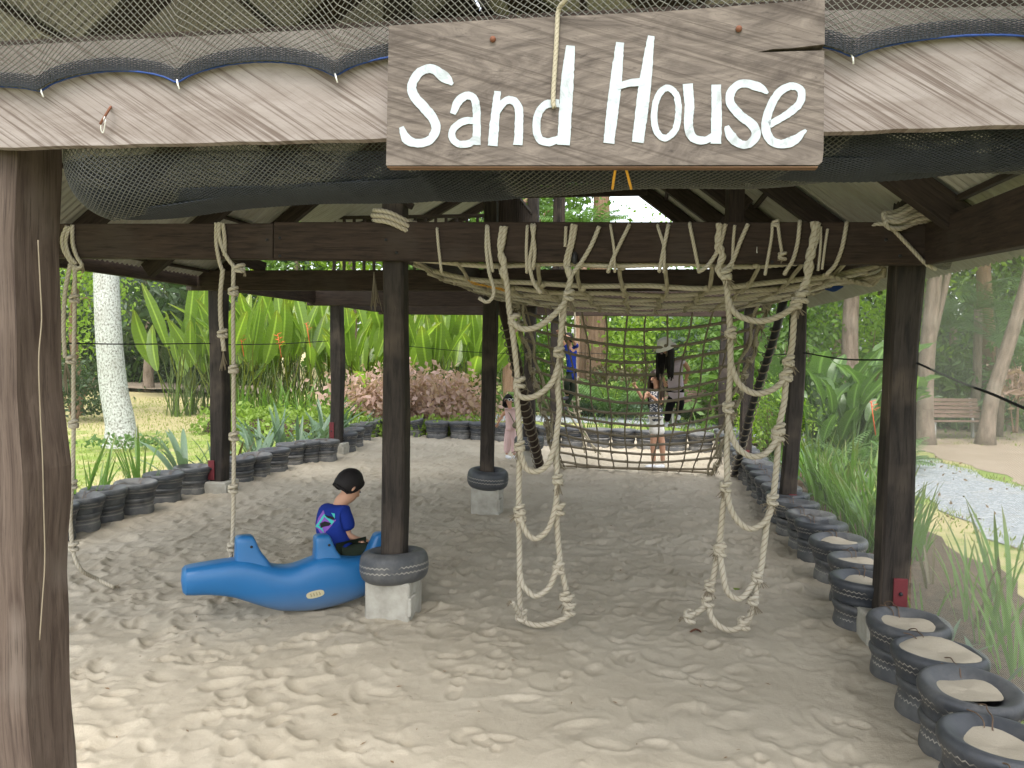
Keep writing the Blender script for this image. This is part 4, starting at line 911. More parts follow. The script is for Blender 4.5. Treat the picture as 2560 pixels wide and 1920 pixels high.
def fill_mesh(lv, var):
    key = ('fill', lv, var)
    if key not in TM:
        b = MB(); rr = np.linspace(0, .222 if lv > .36 else .150, 7); th = np.linspace(0, 2*math.pi, 25)[:-1]
        b.grid(np.array([[(r*math.cos(t), r*math.sin(t), lv+.012*math.sin(3*t+var)*r/.2+.02*(1-r/.2)*math.sin(var*2.1)+(-.018 if r > .2 else 0)) for t in th] for r in rr])[::-1], cv=True)
        o = b.build('sand_fill', M['sand']); TM[key] = o.data; bpy.data.objects.remove(o)
    return TM[key]
def wire_mesh(var):
    key = ('wire', var)
    if key not in TM:
        b = MB(); y0 = .02*((var % 3)-1)
        b.tube(catmull([(.10, y0, .27), (.13, y0+.01, .338), (.18, y0, .366), (.25, y0+.005, .368), (.31, y0, .366), (.36, y0+.02, .340), (.38, y0, .30)], 4), .0034, 5)
        b.tube(catmull([(.12, y0+.045, .30), (.15, y0+.04, .352), (.20, y0+.06, .366), (.235, y0+.09, .362)], 4), .003, 5)
        o = b.build('wire', M['steel']); TM[key] = o.data; bpy.data.objects.remove(o)
    return TM[key]
def stack(xy, label, group, fill, wdir=None, sc=1.0, zoff=0.0, tilt=(0, 0), var=None):
    var = rnd.randrange(8) if var is None else var
    r = thing('tyre_stack', label, 'tyre planter', (xy[0], xy[1], zoff), group)
    wa = math.atan2(wdir[1], wdir[0]) if wdir is not None else 0
    r.scale = (sc, sc, 1)
    for nm, me, rot in (('tyre', tyre_mesh('up', var), True), ('tyre', tyre_mesh('lo', (var*3+1) % 8), True), ('sand_fill', fill_mesh(fill, var % 4), False), ('wire', wire_mesh(var), False)):
        o = link(nm, me, r)
        if nm == 'wire':
            if wdir is None: bpy.data.objects.remove(o); continue
            o.rotation_euler = (0, 0, wa)
        else: o.rotation_euler = (tilt[0] if rot else 0, tilt[1] if rot else 0, rnd.uniform(0, 6.28))
    return r
RT = [G(2494, 1842, .36), G(2421, 1708, .36), G(2347, 1621, .37), G(2271, 1547, .36), G(2160, 1443, .36), G(2147, 1395, .36), G(2099, 1345, .36), G(2052, 1304, .36), G(2026, 1282, .36), G(1991, 1254, .36)]
RT = [np.array([p[0], p[1]]) for p in RT]
RT[5] = RT[4]*.55+RT[6]*.45 if False else RT[5]
RT = [RT[0]-(RT[1]-RT[0])]+RT
p = RT[-1].copy()
while (p-O0)@AX < 10.6: p = p+AX*.50+LX*.004; RT.append(p.copy())
GR, GL, GF = 'tyre stacks along the right edge of the sand pit', 'tyre stacks along the left edge of the sand pit', 'tyre stacks along the far end of the sand pit'
special = {1: 'tyre stack in the bottom right corner of the photo, brim full of pale sand', 2: 'sand filled tyre stack behind the corner one, a bent wire over its front lip', 3: 'tyre stack whose top is completely covered by a flat disc of sand', 4: 'tyre stack standing against the foot of the near right post on its block'}
for i, p in enumerate(RT):
    nx = RT[min(i+1, len(RT)-1)]-p
    if i == len(RT)-1: nx = None
    lab = special.get(i) or ('tyre stack just outside the frame in front of the corner one' if i == 0 else f'{ORD[i-5]} tyre stack beyond the near right post, along the right edge of the sand')
    st = stack(p, lab, GR, (.330 if i != 3 else .364) if i < 8 else .30, nx, 1.0, 0, (rnd.uniform(-.05, .05), rnd.uniform(-.05, .05)), var=[2, 6, 0, 2, 4, 6, 0, 3, 2, 5][i] if i < 10 else (i*3+1) % 8)
LT = [(198, 1237), (259, 1218), (338, 1201), (409, 1180), (481, 1163), (596, 1142), (639, 1133), (686, 1120), (726, 1107), (768, 1101), (813, 1098), (862, 1079), (882, 1069), (903, 1059), (924, 1050), (946, 1046), (972, 1046), (1000, 1047)]
LTp = [G(x, y, .37)[:2] for x, y in LT]
LTp = [LTp[0]-(LTp[1]-LTp[0])*1.0]+LTp
for i, p in enumerate(LTp):
    nx = LTp[i+1]-p if i < len(LTp)-1 else None
    if i <= 5: lab = f'{ORD[i]} tyre stack of the left row, counted from beside the front left post'
    elif i <= 11: lab = f'{ORD[i-6]} tyre stack between the two red-plated posts of the left row'
    else: lab = f'{ORD[i-12]} tyre stack of the left row past the far red-plated post'
    stack(p, lab, GL, .27, nx, 1.0 if i < 9 else 1.0, 0, (rnd.uniform(-.03, .03), rnd.uniform(-.03, .03)), var=(i*5+2) % 8)
FTp = [(1039, 1050), (1093, 1053), (1153, 1054), (1203, 1056), (1262, 1058), (1320, 1062), (1376, 1066), (1431, 1069), (1496, 1071), (1559, 1073), (1620, 1076), (1687, 1080), (1752, 1082)]
FTp = [G(x, y, .36)[:2] for x, y in FTp]
for i, p in enumerate(FTp):
    stack(p, f'{ORD[i]} tyre stack from the left in the far end row', GF, .3, None, 1.12, .0, (.22, .12) if i == 0 else (rnd.uniform(-.05, .05), rnd.uniform(-.05, .05)), var=(i*7+1) % 8)
# tyre collars on the middle posts
CP = [(.13, .04), (.135, .0), (.165, -.015), (.20, -.012), (.232, .01), (.25, .045), (.256, .09), (.254, .135), (.245, .175), (.225, .20), (.195, .212), (.165, .208), (.14, .19), (.125, .16), (.135, .10), (.13, .04)]
for key, z0, lab, mt, tl_ in (('C0', .245, 'dusty tyre ring round the middle post on its concrete block', 'tyre', (.06, -.05)), ('C1', .30, 'blue black tyre ring round the second middle post', 'tyre_clean', (-.03, .06)), ('C2', .30, 'dark tyre ring round the third middle post behind the rope ladder', 'tyre_clean', (0, 0))):
    b = MB(); b.lathe(catmull(CP, 3), n=56, wob=lambda th: .02*np.cos(2*th+1)+.015*np.cos(3*th)); o = b.build('tyre', M[mt])
    o.location = (POSTS[key][0], POSTS[key][1], z0); o.rotation_euler = (*tl_, rnd.uniform(0, 6)); tag(o, lab, 'tyre', 'tyre rings round the middle posts')
# ------------------------------------------------------------------ blue rocker
from mathutils.bvhtree import BVHTree
rc = G(745, 1537)+np.array([.03, .12, 0]); ra = math.radians(27)
rx3 = np.array([math.cos(ra), math.sin(ra), 0]); ry3 = np.array([-math.sin(ra), math.cos(ra), 0]); uz = np.array([0, 0, 1.])
ROCK = thing('rocker', 'blue plastic whale shaped rocker seat with upright handles on the sand', 'rocker toy', rc)
xs_ = np.linspace(-.84, .84, 61)
kx = [-.84, -.80, -.70, -.55, -.46, -.36, -.22, -.10, .02, .10, .2, .32, .45, .55, .65, .75, .84]
sm = lambda a: np.interp(xs_, kx, a)
def smooth1(a, k=3):
    for _ in range(k): a = np.r_[a[0], (a[:-2]+2*a[1:-1]+a[2:])/4, a[-1]]
    return a
top_ = smooth1(sm([.425, .432, .437, .447, .45, .42, .36, .348, .385, .41, .40, .36, .36, .39, .38, .36, .32])); bot_ = smooth1(sm([.232, .225, .218, .185, .145, .095, .035, .012, .0, .0, .01, .03, .06, .09, .13, .16, .23])); hw_ = smooth1(sm([.105, .116, .120, .122, .124, .128, .135, .14, .142, .142, .14, .135, .13, .124, .118, .108, .07]), 1)
b = MB(); rows = []; gs = []
for x, tp, bo, hw in zip(xs_, top_, bot_, hw_):
    th = np.linspace(0, 2*math.pi, 28, endpoint=False); e = .52
    cy = np.sign(np.cos(th))*np.abs(np.cos(th))**e*hw; cz = np.sign(np.sin(th))*np.abs(np.sin(th))**e
    z = (tp+bo)/2+cz*(tp-bo)/2; cy = cy*(1-.22*np.clip(-cz, 0, 1)-.10*np.clip(cz, 0, 1))
    rows.append([rc+rx3*x+ry3*y_+uz*z_ for y_, z_ in zip(cy, z)]); gs.append([(x, y_, z_) for y_, z_ in zip(cy, z)])
b.grid(np.array(rows)[::-1], cv=True, g=np.array(gs)[::-1])
for row, s_ in ((rows[0], 1), (rows[-1], -1)):
    r_ = np.array(row); c_ = r_.mean(0)-rx3*.030*s_; ring = r_*.80+r_.mean(0)*.20-rx3*.020*s_
    gg = np.c_[np.full(28, .8), np.zeros(28), (r_-rc)@uz]
    vv = np.array([r_, ring, np.repeat(c_[None], 28, 0)]); b.grid(vv if s_ > 0 else vv[::-1], cv=True, g=np.array([gg, gg, gg]))
BODY = b.build('body', M['blue'], ROCK)
def fin(x0, hb, prof, hw=.056):
    b = MB(); rows = []
    for z, xa, xb, w in prof:
        th = np.linspace(0, 2*math.pi, 24, endpoint=False); e = .42
        cx = np.sign(np.cos(th))*np.abs(np.cos(th))**e*(xb-xa)/2+(xa+xb)/2; cy = np.sign(np.sin(th))*np.abs(np.sin(th))**e*w
        rows.append([rc+rx3*(x0+a)+ry3*c+uz*(hb+z) for a, c in zip(cx, cy)])
    rows.append([np.mean(rows[-1], 0)+uz*.004]*24)
    g = np.array([[(0, 0, .4)]*24]*len(rows)); b.grid(np.array(rows), cv=True, g=g); f = b.build('handle', M['blue'], ROCK)
    q = MB(); c = rc+rx3*(x0+.055)+uz*(hb+prof[-3][0]-.03)
    for s_ in (-1, 1): q.tube([c+ry3*s_*(prof[-4][3]-.004), c+ry3*s_*(prof[-4][3]+.003)], .010, 10)
    q.build('grip_hole', M['blacksteel'], f)
FP = [(-.06, -.06, .20, .085), (-.01, -.055, .17, .078), (.04, -.052, .132, .070), (.09, -.05, .108, .066), (.13, -.05, .092, .062), (.158, -.047, .080, .058), (.172, -.034, .064, .046)]
fin(-.46, .435, FP); fin(.10, .40, [(z*.92, a*.9, b_*.9, w) for z, a, b_, w in FP]); fin(.60, .375, [(z*.9, -b_, -a, w) for z, a, b_, w in FP])
dg = bpy.context.evaluated_depsgraph_get()
def caster(o):
    bpy.context.view_layer.update(); d_ = bpy.context.evaluated_depsgraph_get(); e = o.evaluated_get(d_); me = e.to_mesh()
    vs = [o.matrix_world @ v.co for v in me.vertices]; t = BVHTree.FromPolygons(vs, [list(p.vertices) for p in me.polygons]); e.to_mesh_clear(); return t
def decal(tree_, name, poly, mat, parent, off, nsub=6):
    """a thin print laid on the surface where the photo shows it: the outline is filled with a small grid of points dropped on the surface"""
    poly = np.array(poly, float); from_ = Vector((0, 0, CAM_H)); vs = []
    def drop(px, py):
        d = ray(px, py); d = Vector(d/np.linalg.norm(d)); h = tree_.ray_cast(from_, d); 
        return None if h[0] is None else np.array(h[0]+h[1]*off if h[1].dot(d) < 0 else h[0]-h[1]*off)
    c = poly.mean(0); n = len(poly); rows = []
    for k in range(nsub+1):
        rows.append([drop(*(c+(p-c)*k/nsub)) for p in poly])
    if any(v is None for r_ in rows for v in r_): return None
    b = MB(); b.grid(np.array(rows), cv=True); return b.build(name, mat, parent, smooth=False)
tr_ = caster(BODY)
ang = math.radians(-14); th = np.linspace(0, 2*math.pi, 20, endpoint=False)
ov = [(788+math.cos(ang)*x-math.sin(ang)*y, 1485+math.sin(ang)*x+math.cos(ang)*y) for x, y in [(np.sign(math.cos(t))*abs(math.cos(t))**.75*23, np.sign(math.sin(t))*abs(math.sin(t))**.75*9) for t in th]]
bd = decal(tr_, 'badge', ov, M['cream'], ROCK, .004)
if bd:
    for k in range(4):
        cx = -11+k*7.3; q = [(788+math.cos(ang)*(cx+x)-math.sin(ang)*y, 1485+math.sin(ang)*(cx+x)+math.cos(ang)*y) for x, y in ((-2.4, -4), (2, -4.2), (1.2, -1), (2.6, 0), (2.2, 4), (-2, 4), (-1, 1))]
        decal(tr_, 'lettering', q, M['badgeink'], bd, .0055, 2)
# ------------------------------------------------------------------ people
def skinned(name, J, E, mat, parent, sub=2):
    ks = list(J); o0 = np.array(ORG[parent.name]); me = bpy.data.meshes.new(name)
    me.from_pydata([tuple(V3(J[k][0])-o0) for k in ks], [(ks.index(a), ks.index(c)) for a, c in E], []); me.materials.append(mat)
    o = link(name, me, parent); md = o.modifiers.new('skin', 'SKIN'); md.use_smooth_shade = True; md.branch_smoothing = .6
    for i, k in enumerate(ks):
        r = J[k][1]; me.skin_vertices[0].data[i].radius = (r, r) if not isinstance(r, tuple) else r
        me.skin_vertices[0].data[i].use_root = (i == 0)
    s_ = o.modifiers.new('sub', 'SUBSURF'); s_.levels = sub; s_.render_levels = sub; return o
def hand(J, E, wrist, at_, d, s=1.0, curl=(0, 0, -1), tag_='r', side_=None):
    """palm with four fingers and a thumb grown from the wrist joint"""
    d = V3(d)/np.linalg.norm(d); c = V3(curl)-d*(V3(curl)@d); c /= np.linalg.norm(c)+1e-9; l = np.cross(d, c)
    pm_ = V3(at_)+d*.045*s; J[tag_+'palm'] = (pm_, .019*s); E.append((wrist, tag_+'palm'))
    for i, (o, ln) in enumerate(((-.024, .030), (-.008, .036), (.008, .034), (.022, .026))):
        a = pm_+d*.018*s+l*o*s; m_ = a+(d*.8+c*.4)*ln*s; e = m_+(d*.2+c*.95)*ln*.8*s
        for nm, q, r in (('a', a, .0085), ('b', m_, .0075), ('c', e, .0065)): J[f'{tag_}f{i}{nm}'] = (q, r*s)
        E += [(tag_+'palm', f'{tag_}f{i}a'), (f'{tag_}f{i}a', f'{tag_}f{i}b'), (f'{tag_}f{i}b', f'{tag_}f{i}c')]
    a = V3(at_)+d*.02*s-l*.026*s; e = a+(d*.6-l*.5+c*.5)*.035*s
    J[tag_+'ta'] = (a, .010*s); J[tag_+'tb'] = (e, .0075*s); E += [(tag_+'palm', tag_+'ta'), (tag_+'ta', tag_+'tb')]
def head(parent, c, fwd, up, s, hair='hair', body_mat='skin', style='short', glasses=False):
    """face features and hair round a head whose centre is c; s = head half height"""
    f = V3(fwd)/np.linalg.norm(fwd); u = V3(up)-f*(V3(up)@f); u /= np.linalg.norm(u); l = np.cross(u, f); R_ = np.stack([f, l, u], 1); c = V3(c)
    W3 = lambda a, b_, d: c+f*a*s+l*b_*s+u*d*s
    b = MB()
    for sd in (-1, 1):
        b.ball(W3(.05, sd*.80, -.12), .10*s, .07*s, .20*s, 6, 8, R_)
    b.tube(catmull([W3(.80, 0, .05), W3(1.0, 0, -.22), W3(.86, 0, -.30)], 3), [.05*s, .06*s, .07*s, .09*s, .1*s, .1*s, .07*s], 6)
    b.build('nose_and_ears', M['skin'], parent)
    b = MB()
    for sd in (-1, 1): b.ball(W3(.80, sd*.33, .0), .06*s, .11*s, .05*s, 6, 8, R_)
    b.build('eyes', M['blacksteel'], parent)
    b = MB(); b.ball(W3(.80, 0, -.55), .06*s, .20*s, .05*s, 6, 8, R_); b.build('mouth', M['redflower'] if False else M['pink'], parent)
    b = MB()
    n, m_ = 14, 24; ph = np.linspace(.0, 2.25, n); th = np.linspace(0, 2*math.pi, m_, endpoint=False); rows = []
    for p_ in ph:
        row = []
        for t in th:
            front = max(0, math.cos(t)); lim = 2.40-1.5*front**1.1 if style != 'long' else 2.3-1.3*front**1.2
            q = min(p_, lim); k = 1.0+.02*math.sin(t*9+p_*7)
            row.append(W3(math.sin(q)*math.cos(t)*.94*k-.06, math.sin(q)*math.sin(t)*.86*k, math.cos(q)*1.06*k+.02))
        rows.append(row)
    b.grid(np.array(rows)[::-1], cv=True)
    if style == 'short':
        for i in range(150):
            t = rnd.uniform(0, 6.28); front = max(0, math.cos(t)); q = 2.1-1.2*front**1.2; a = W3(math.sin(q)*math.cos(t)*.94-.06, math.sin(q)*math.sin(t)*.86, math.cos(q)*1.06)
            b.tube([a+(a-c)*.03+u*.08*s, a+(a-c)*.02-u*.10*s], [.03*s, .006*s], 4)
    if style in ('long', 'pony'):
        for i in range(34):
            t = rnd.uniform(1.4, 4.9) if style == 'long' else rnd.uniform(2.4, 3.9); a = W3(math.cos(t)*.8, math.sin(t)*.85, .1); L = s*rnd.uniform(3.4, 4.6) if style == 'long' else s*rnd.uniform(1.2, 1.9)
            a2 = c+(a-c)*1.22-np.array([0, 0, .35])*L; b.tube(catmull([a, a2, a2+np.array([rnd.gauss(0, .1)*s, rnd.gauss(0, .1)*s, -.62*L])], 4), np.r_[np.full(5, .25*s), np.linspace(.24*s, .05*s, 4)], 5)
    h = b.build('hair', M[hair], parent)
    if glasses:
        g_ = thing_part = MB()
        for sd in (-1, 1):
            t = np.linspace(0, 2*math.pi, 17); g_.tube(np.array([W3(.97-.06*abs(math.sin(x)), sd*.38+math.cos(x)*.30, .06+math.sin(x)*.24) for x in t]), .05*s, 5, cap=False); g_.tube([W3(.92, sd*.66, .12), W3(.2, sd*.92, .05)], .04*s, 5)
        go = g_.build('sunglasses', M['white'], parent)
        b = MB()
        for sd in (-1, 1): b.ball(W3(.94, sd*.38, .06), .03*s, .26*s, .20*s, 6, 10, R_)
        b.build('lens', M['glass'], go)
def ln(a, b_, t): return V3(a)*(1-t)+V3(b_)*t
# --- the boy on the rocker, seen from behind
Yb = 6.0
BOY = thing('person', 'boy in a blue printed T-shirt sitting on the blue rocker, head bowed', 'person', P(848, 1392, Yb)*np.array([1, 1, 0]))
q = lambda x, y, dy=0.: P(x, y, Yb+dy)
pel, wai, che, nkb, nk, hd = q(848, 1383, .0), q(843, 1345, .0), q(839, 1300, .01), q(846, 1268, .03), q(852, 1252, .05), q(876, 1218, .10)
J = {'pel': (pel, (.085, .07)), 'wai': (wai, (.08, .07)), 'che': (che, (.095, .08)), 'nkb': (nkb, .055), 'nk': (nk, .060), 'chin': (q(876, 1238, .09), .070), 'hd': (hd, .092), 'hd2': (q(875, 1206, .09), .092)}
E = [('pel', 'wai'), ('wai', 'che'), ('che', 'nkb'), ('nkb', 'nk'), ('nk', 'chin'), ('chin', 'hd'), ('hd', 'hd2')]
shR, elR, wrR = q(868, 1278, .0), q(867, 1338, -.03), q(897, 1351, .02); shL, elL, wrL = q(816, 1272, .07), q(838, 1338, .22), q(905, 1350, .24)
shR = q(866, 1277, -.02); shL = q(815, 1273, .06)
for k, s_, e_, w_ in (('R', shR, elR, wrR), ('L', shL, elL, wrL)):
    J['s'+k] = (s_, .042); J['e'+k] = (e_, .033); J['w'+k] = (w_, .024); E += [('che', 's'+k), ('s'+k, 'e'+k), ('e'+k, 'w'+k)]; hand(J, E, 'w'+k, w_, w_-e_, .85, tag_=k)
kn = {'R': (q(866, 1388, -.05), q(936, 1372, .02), q(930, 1468, .04)), 'L': (q(858, 1385, .10), q(940, 1366, .30), q(942, 1455, .32))}
for k, (h_, n_, f_) in kn.items():
    J['h'+k] = (h_, .058); J['k'+k] = (n_, .05); J['f'+k] = (f_, .03); J['t'+k] = (f_+np.array([.09, .05, -.02]), .026); E += [('pel', 'h'+k), ('h'+k, 'k'+k), ('k'+k, 'f'+k), ('f'+k, 't'+k)]
skinned('body', J, E, M['skin'], BOY)
S_J = {'che': (q(832, 1298, .0), (.185, .165)), 'wai': (q(836, 1345, .0), (.185, .165)), 'hem': (q(846, 1394, .0), (.18, .165)), 'nkb': (q(845, 1250, .03), .11), 'sR': (q(862, 1278, -.03), .092), 'eR': (ln(shR, elR, .85), .070), 'sL': (q(812, 1278, .06), .085), 'eL': (ln(shL, elL, .85), .066)}
SH = skinned('shirt', S_J, [('che', 'wai'), ('wai', 'hem'), ('che', 'nkb'), ('che', 'sR'), ('sR', 'eR'), ('che', 'sL'), ('sL', 'eL')], M['navyshirt'], BOY)
skinned('shorts', {'p': (q(850, 1384, .0), (.15, .13)), 'hR': (kn['R'][0], .085), 'kR': (ln(kn['R'][0], kn['R'][1], .92), .068), 'hL': (kn['L'][0], .082), 'kL': (ln(kn['L'][0], kn['L'][1], .92), .066)}, [('p', 'hR'), ('hR', 'kR'), ('p', 'hL'), ('hL', 'kL')], M['shorts'], BOY)
head(BOY, q(873, 1211, .09), (.62, .45, -.62), (.45, .30, .85), .122)
tr_ = caster(SH)
Zc = lambda pts: [(400+x/2.949, 1100+y/2.949) for x, y in pts]
decal(tr_, 'print', Zc([(1205, 520), (1300, 590), (1250, 650), (1190, 718), (1150, 640), (1170, 575)]), M['purple'], SH, .004)
for st in ([(1150, 640), (1205, 560), (1215, 548), (1212, 575), (1165, 645)], [(1215, 548), (1285, 600), (1265, 628), (1255, 605), (1212, 565)], [(1160, 620), (1200, 650), (1215, 690), (1195, 660), (1155, 640)], [(1265, 540), (1292, 545), (1290, 580), (1278, 562)]): decal(tr_, 'print', Zc(st), M['teal'], SH, .0065, 3)
for st in ([(1185, 615), (1220, 600), (1265, 612), (1250, 632), (1210, 640), (1190, 650)], [(1215, 555), (1285, 570), (1288, 590), (1240, 578)], [(1148, 585), (1172, 545), (1172, 570), (1155, 605)]): decal(tr_, 'print', Zc(st), M['printblack'], SH, .008, 3)
# --- generic standing / climbing figure from pixel joints
def figure(label, Y, j, s, shirt, pants, shoe, hair, fwd, up=(0, 0, 1), style='short', sleeve=.45, leg=1.0, glasses=False, wide=1.0, legw=1.0, foot=None):
    q = lambda k: P(j[k][0], j[k][1], Y+(j[k][2] if len(j[k]) > 2 else 0))
    r = thing('person', label, 'person', q('pel')*np.array([1, 1, 0]))
    J = {'pel': (q('pel'), (.10*s*wide, .085*s)), 'wai': (ln(q('pel'), q('che'), .5), (.088*s*wide, .075*s)), 'che': (q('che'), (.10*s*wide, .08*s)), 'nkb': (ln(q('che'), q('nk'), .7), .05*s), 'nk': (q('nk'), .037*s), 'hd': (ln(q('nk'), q('hd'), .75), .062*s), 'hd2': (ln(q('nk'), q('hd'), 1.12), .074*s)}
    E = [('pel', 'wai'), ('wai', 'che'), ('che', 'nkb'), ('nkb', 'nk'), ('nk', 'hd'), ('hd', 'hd2')]
    SJ = {'che': (q('che'), (.136*s*wide, .115*s)), 'wai': (ln(q('pel'), q('che'), .5), (.122*s*wide, .105*s)), 'hem': (ln(q('pel'), q('che'), -.38), (.128*s*wide, .11*s)), 'n': (ln(q('che'), q('nk'), .6), .066*s)}; SE = [('che', 'wai'), ('wai', 'hem'), ('che', 'n')]
    PJ = {'p': (ln(q('pel'), q('che'), .38), (.128*s*wide, .108*s))}; PE = []
    for k in 'RL':
        J['s'+k] = (q('s'+k), .038*s); J['e'+k] = (q('e'+k), .030*s); J['w'+k] = (q('w'+k), .022*s); E += [('che', 's'+k), ('s'+k, 'e'+k), ('e'+k, 'w'+k)]; hand(J, E, 'w'+k, q('w'+k), q('w'+k)-q('e'+k), .9*s, tag_=k, curl=(0, -1, -.3))
        if sleeve > 0: SJ['s'+k] = (q('s'+k), .052*s); SJ['e'+k] = (ln(q('s'+k), q('e'+k), sleeve), .045*s); SE += [('che', 's'+k), ('s'+k, 'e'+k)]
        h_ = ln(q('pel'), q('k'+k), .18)
        J['h'+k] = (h_, .072*s); J['k'+k] = (q('k'+k), .047*s); J['a'+k] = (q('a'+k), .03*s); E += [('pel', 'h'+k), ('h'+k, 'k'+k), ('k'+k, 'a'+k)]
        PJ['h'+k] = (h_, .084*s*legw); PE += [('p', 'h'+k)]
        if leg >= 1: PJ['k'+k] = (q('k'+k), .062*s*legw); PJ['a'+k] = (ln(q('k'+k), q('a'+k), .92), .05*s*legw); PE += [('h'+k, 'k'+k), ('k'+k, 'a'+k)]
        else: PJ['k'+k] = (ln(h_, q('k'+k), leg), .075*s*legw); PE += [('h'+k, 'k'+k)]
    skinned('body', J, E, M['skin'], r); skinned('shirt', SJ, SE, M[shirt], r); skinned('trousers' if leg >= 1 else 'shorts', PJ, PE, M[pants], r)
    fo = V3(foot if foot is not None else fwd); fo[2] = 0; fo /= np.linalg.norm(fo)+1e-9
    for k in 'RL':
        a = q('a'+k)+np.array([0, 0, -.035*s]); skinned('shoe', {'h': (a-fo*.03*s, .038*s), 'm': (a+fo*.06*s+np.array([0, 0, -.008]), .040*s), 't': (a+fo*.14*s+np.array([0, 0, -.012]), .032*s)}, [('h', 'm'), ('m', 't')], M[shoe], r, 1)
    head(r, ln(q('nk'), q('hd'), 1.0), fwd, up, .105*s, hair, style=style, glasses=glasses)
    return r, q
# woman beyond the net
WO, _ = figure('woman in a dotted top and white shorts standing beyond the climbing net', 12.6, dict(pel=(1640, 1040), che=(1640, 988), nk=(1641, 964), hd=(1640, 943), sR=(1624, 978), eR=(1607, 999, -.05), wR=(1590, 968, -.1), sL=(1656, 978), eL=(1652, 1010, -.12), wL=(1628, 990, -.22), kR=(1633, 1112), aR=(1634, 1160), kL=(1656, 1112), aL=(1657, 1160)), 1.18, 'dotted', 'white', 'shoe', 'brownhair', (-.7, -.6, -.1), style='long', sleeve=.25, leg=.62, wide=.92, foot=(-.8, -.35, 0), legw=1.05)
# girl climbing the net
def cn_at(px, py):
    best = None
    for u in np.linspace(.3, .98, 35):
        for v in np.linspace(.2, .95, 46):
            p = cn(u, v); d = p-np.array([0, 0, CAM_H]); z = d@cF; e = (1280+FPX*(d@cR)/z-px)**2+(960-FPX*(d@cU)/z-py)**2
            if best is None or e < best[0]: best = (e, p)
    return best[1]
yf = cn_at(1680, 1058)[1]+.12; yh = cn_at(1690, 950)[1]+.10; ym = (yf+yh)/2
yy = lambda py: yh+(yf-yh)*(py-950)/108+.08-ym
GI, q = figure('girl in a white bucket hat and black trousers climbing the rope net', ym, dict(pel=(1690, 975, yy(975)+.05), che=(1686, 915, yy(915)+.08), nk=(1676, 889, yy(889)+.06), hd=(1662, 868, yy(868)+.02), sR=(1664, 904, yy(904)+.05), eR=(1652, 932, yy(932)), wR=(1660, 952, yy(952)-.10), sL=(1706, 900, yy(900)+.05), eL=(1722, 924, yy(924)), wL=(1716, 944, yy(944)-.08), kR=(1674, 1016, yy(1016)-.02), aR=(1667, 1054, yy(1054)), kL=(1702, 1006, yy(1006)+.02), aL=(1696, 1036, yy(1036))), .98, 'lilac', 'blackcloth', 'shoe', 'hair', (-.75, -.55, -.35), style='long', sleeve=.3, wide=.95, foot=(-.25, -.9, 0))
hc = q('hd'); b = MB(); f_ = np.array([-.75, -.55, .0]); b.lathe([(.0, .115), (.05, .112), (.085, .098), (.108, .06), (.116, .02), (.12, .0), (.150, -.035), (.168, -.055), (.165, -.058), (.118, -.012)], c=(0, 0, 0), n=28)
R_ = np.array(Matrix.Rotation(math.radians(-24), 3, 'Y') @ Matrix.Rotation(math.radians(10), 3, 'X')); b.v = [v@R_.T*.82+hc+np.array([0, 0, .03]) for v in b.v]; b.build('bucket_hat', M['white'], GI)
# small child in pink
KI, q = figure('small child in pale pink overalls and white sunglasses leaning out by the second middle post', 13.4, dict(pel=(1276, 1070), che=(1276, 1036), nk=(1275, 1018), hd=(1271, 999), sR=(1264, 1027), eR=(1254, 1042), wR=(1245, 1058), sL=(1289, 1025), eL=(1296, 1042), wL=(1293, 1060, -.1), kR=(1268, 1104), aR=(1267, 1137), kL=(1284, 1104), aL=(1285, 1138)), .86, 'pink', 'pink', 'shoe', 'hair', (.55, -.8, -.05), up=(.15, 0, 1), style='pony', sleeve=0, glasses=True, legw=1.25, wide=1.05, foot=(.6, -.7, 0))
b = MB(); b.tube(catmull([q('sR')+np.array([.02, -.07, .03]), q('che')+np.array([0, -.13, 0]), q('pel')+np.array([.08, -.13, .08])], 5), .009, 5); b.ball(q('pel')+np.array([.10, -.13, .06]), .07, .03, .06, 7, 10); b.build('shoulder_bag', M['olive_bag'], KI)
# boy in blue on the far climbing ropes
CB, q = figure('boy in a blue T-shirt climbing ropes at the far end', 13.7, dict(pel=(1429, 935), che=(1428, 882), nk=(1425, 861), hd=(1420, 846, -.02), sR=(1416, 868), eR=(1406, 852), wR=(1398, 834, -.05), sL=(1441, 868), eL=(1434, 850, -.18), wL=(1412, 838, -.15), kR=(1416, 958, -.1), aR=(1419, 990, -.02), kL=(1434, 972), aL=(1414, 1016, .0)), .95, 'navyshirt', 'shorts', 'darkshoe', 'hair', (-.6, -.35, .1), sleeve=.5, wide=.92, foot=(-.8, -.4, 0))
FR = thing('climbing_ropes', 'slack climbing ropes at the far end under the blue shirted boy', 'climbing rope', P(1500, 1135, 13.9)*np.array([1, 1, 0]))
for i, pts in enumerate(([(1399, 745), (1400, 840), (1408, 950), (1420, 1024), (1450, 1075), (1502, 1136)], [(1412, 745), (1416, 850), (1424, 960), (1436, 1030), (1468, 1090), (1490, 1132)], [(1436, 760), (1440, 900), (1446, 1010), (1452, 1060), (1462, 1132)])):
    b = MB(); b.rope([P(x, y, 13.8) for x, y in pts], .016, .03, 6); b.build('rope', M['oldrope'], FR)
for y in (880, 940, 995, 1025, 1060):
    b = MB(); b.rope([P(1402+(y-840)*.09, y, 13.8), P(1418+(y-840)*.1, y+9, 13.78), P(1438+(y-840)*.09, y+2, 13.8)], .014, .03, 6); b.build('rung', M['oldrope'], FR)
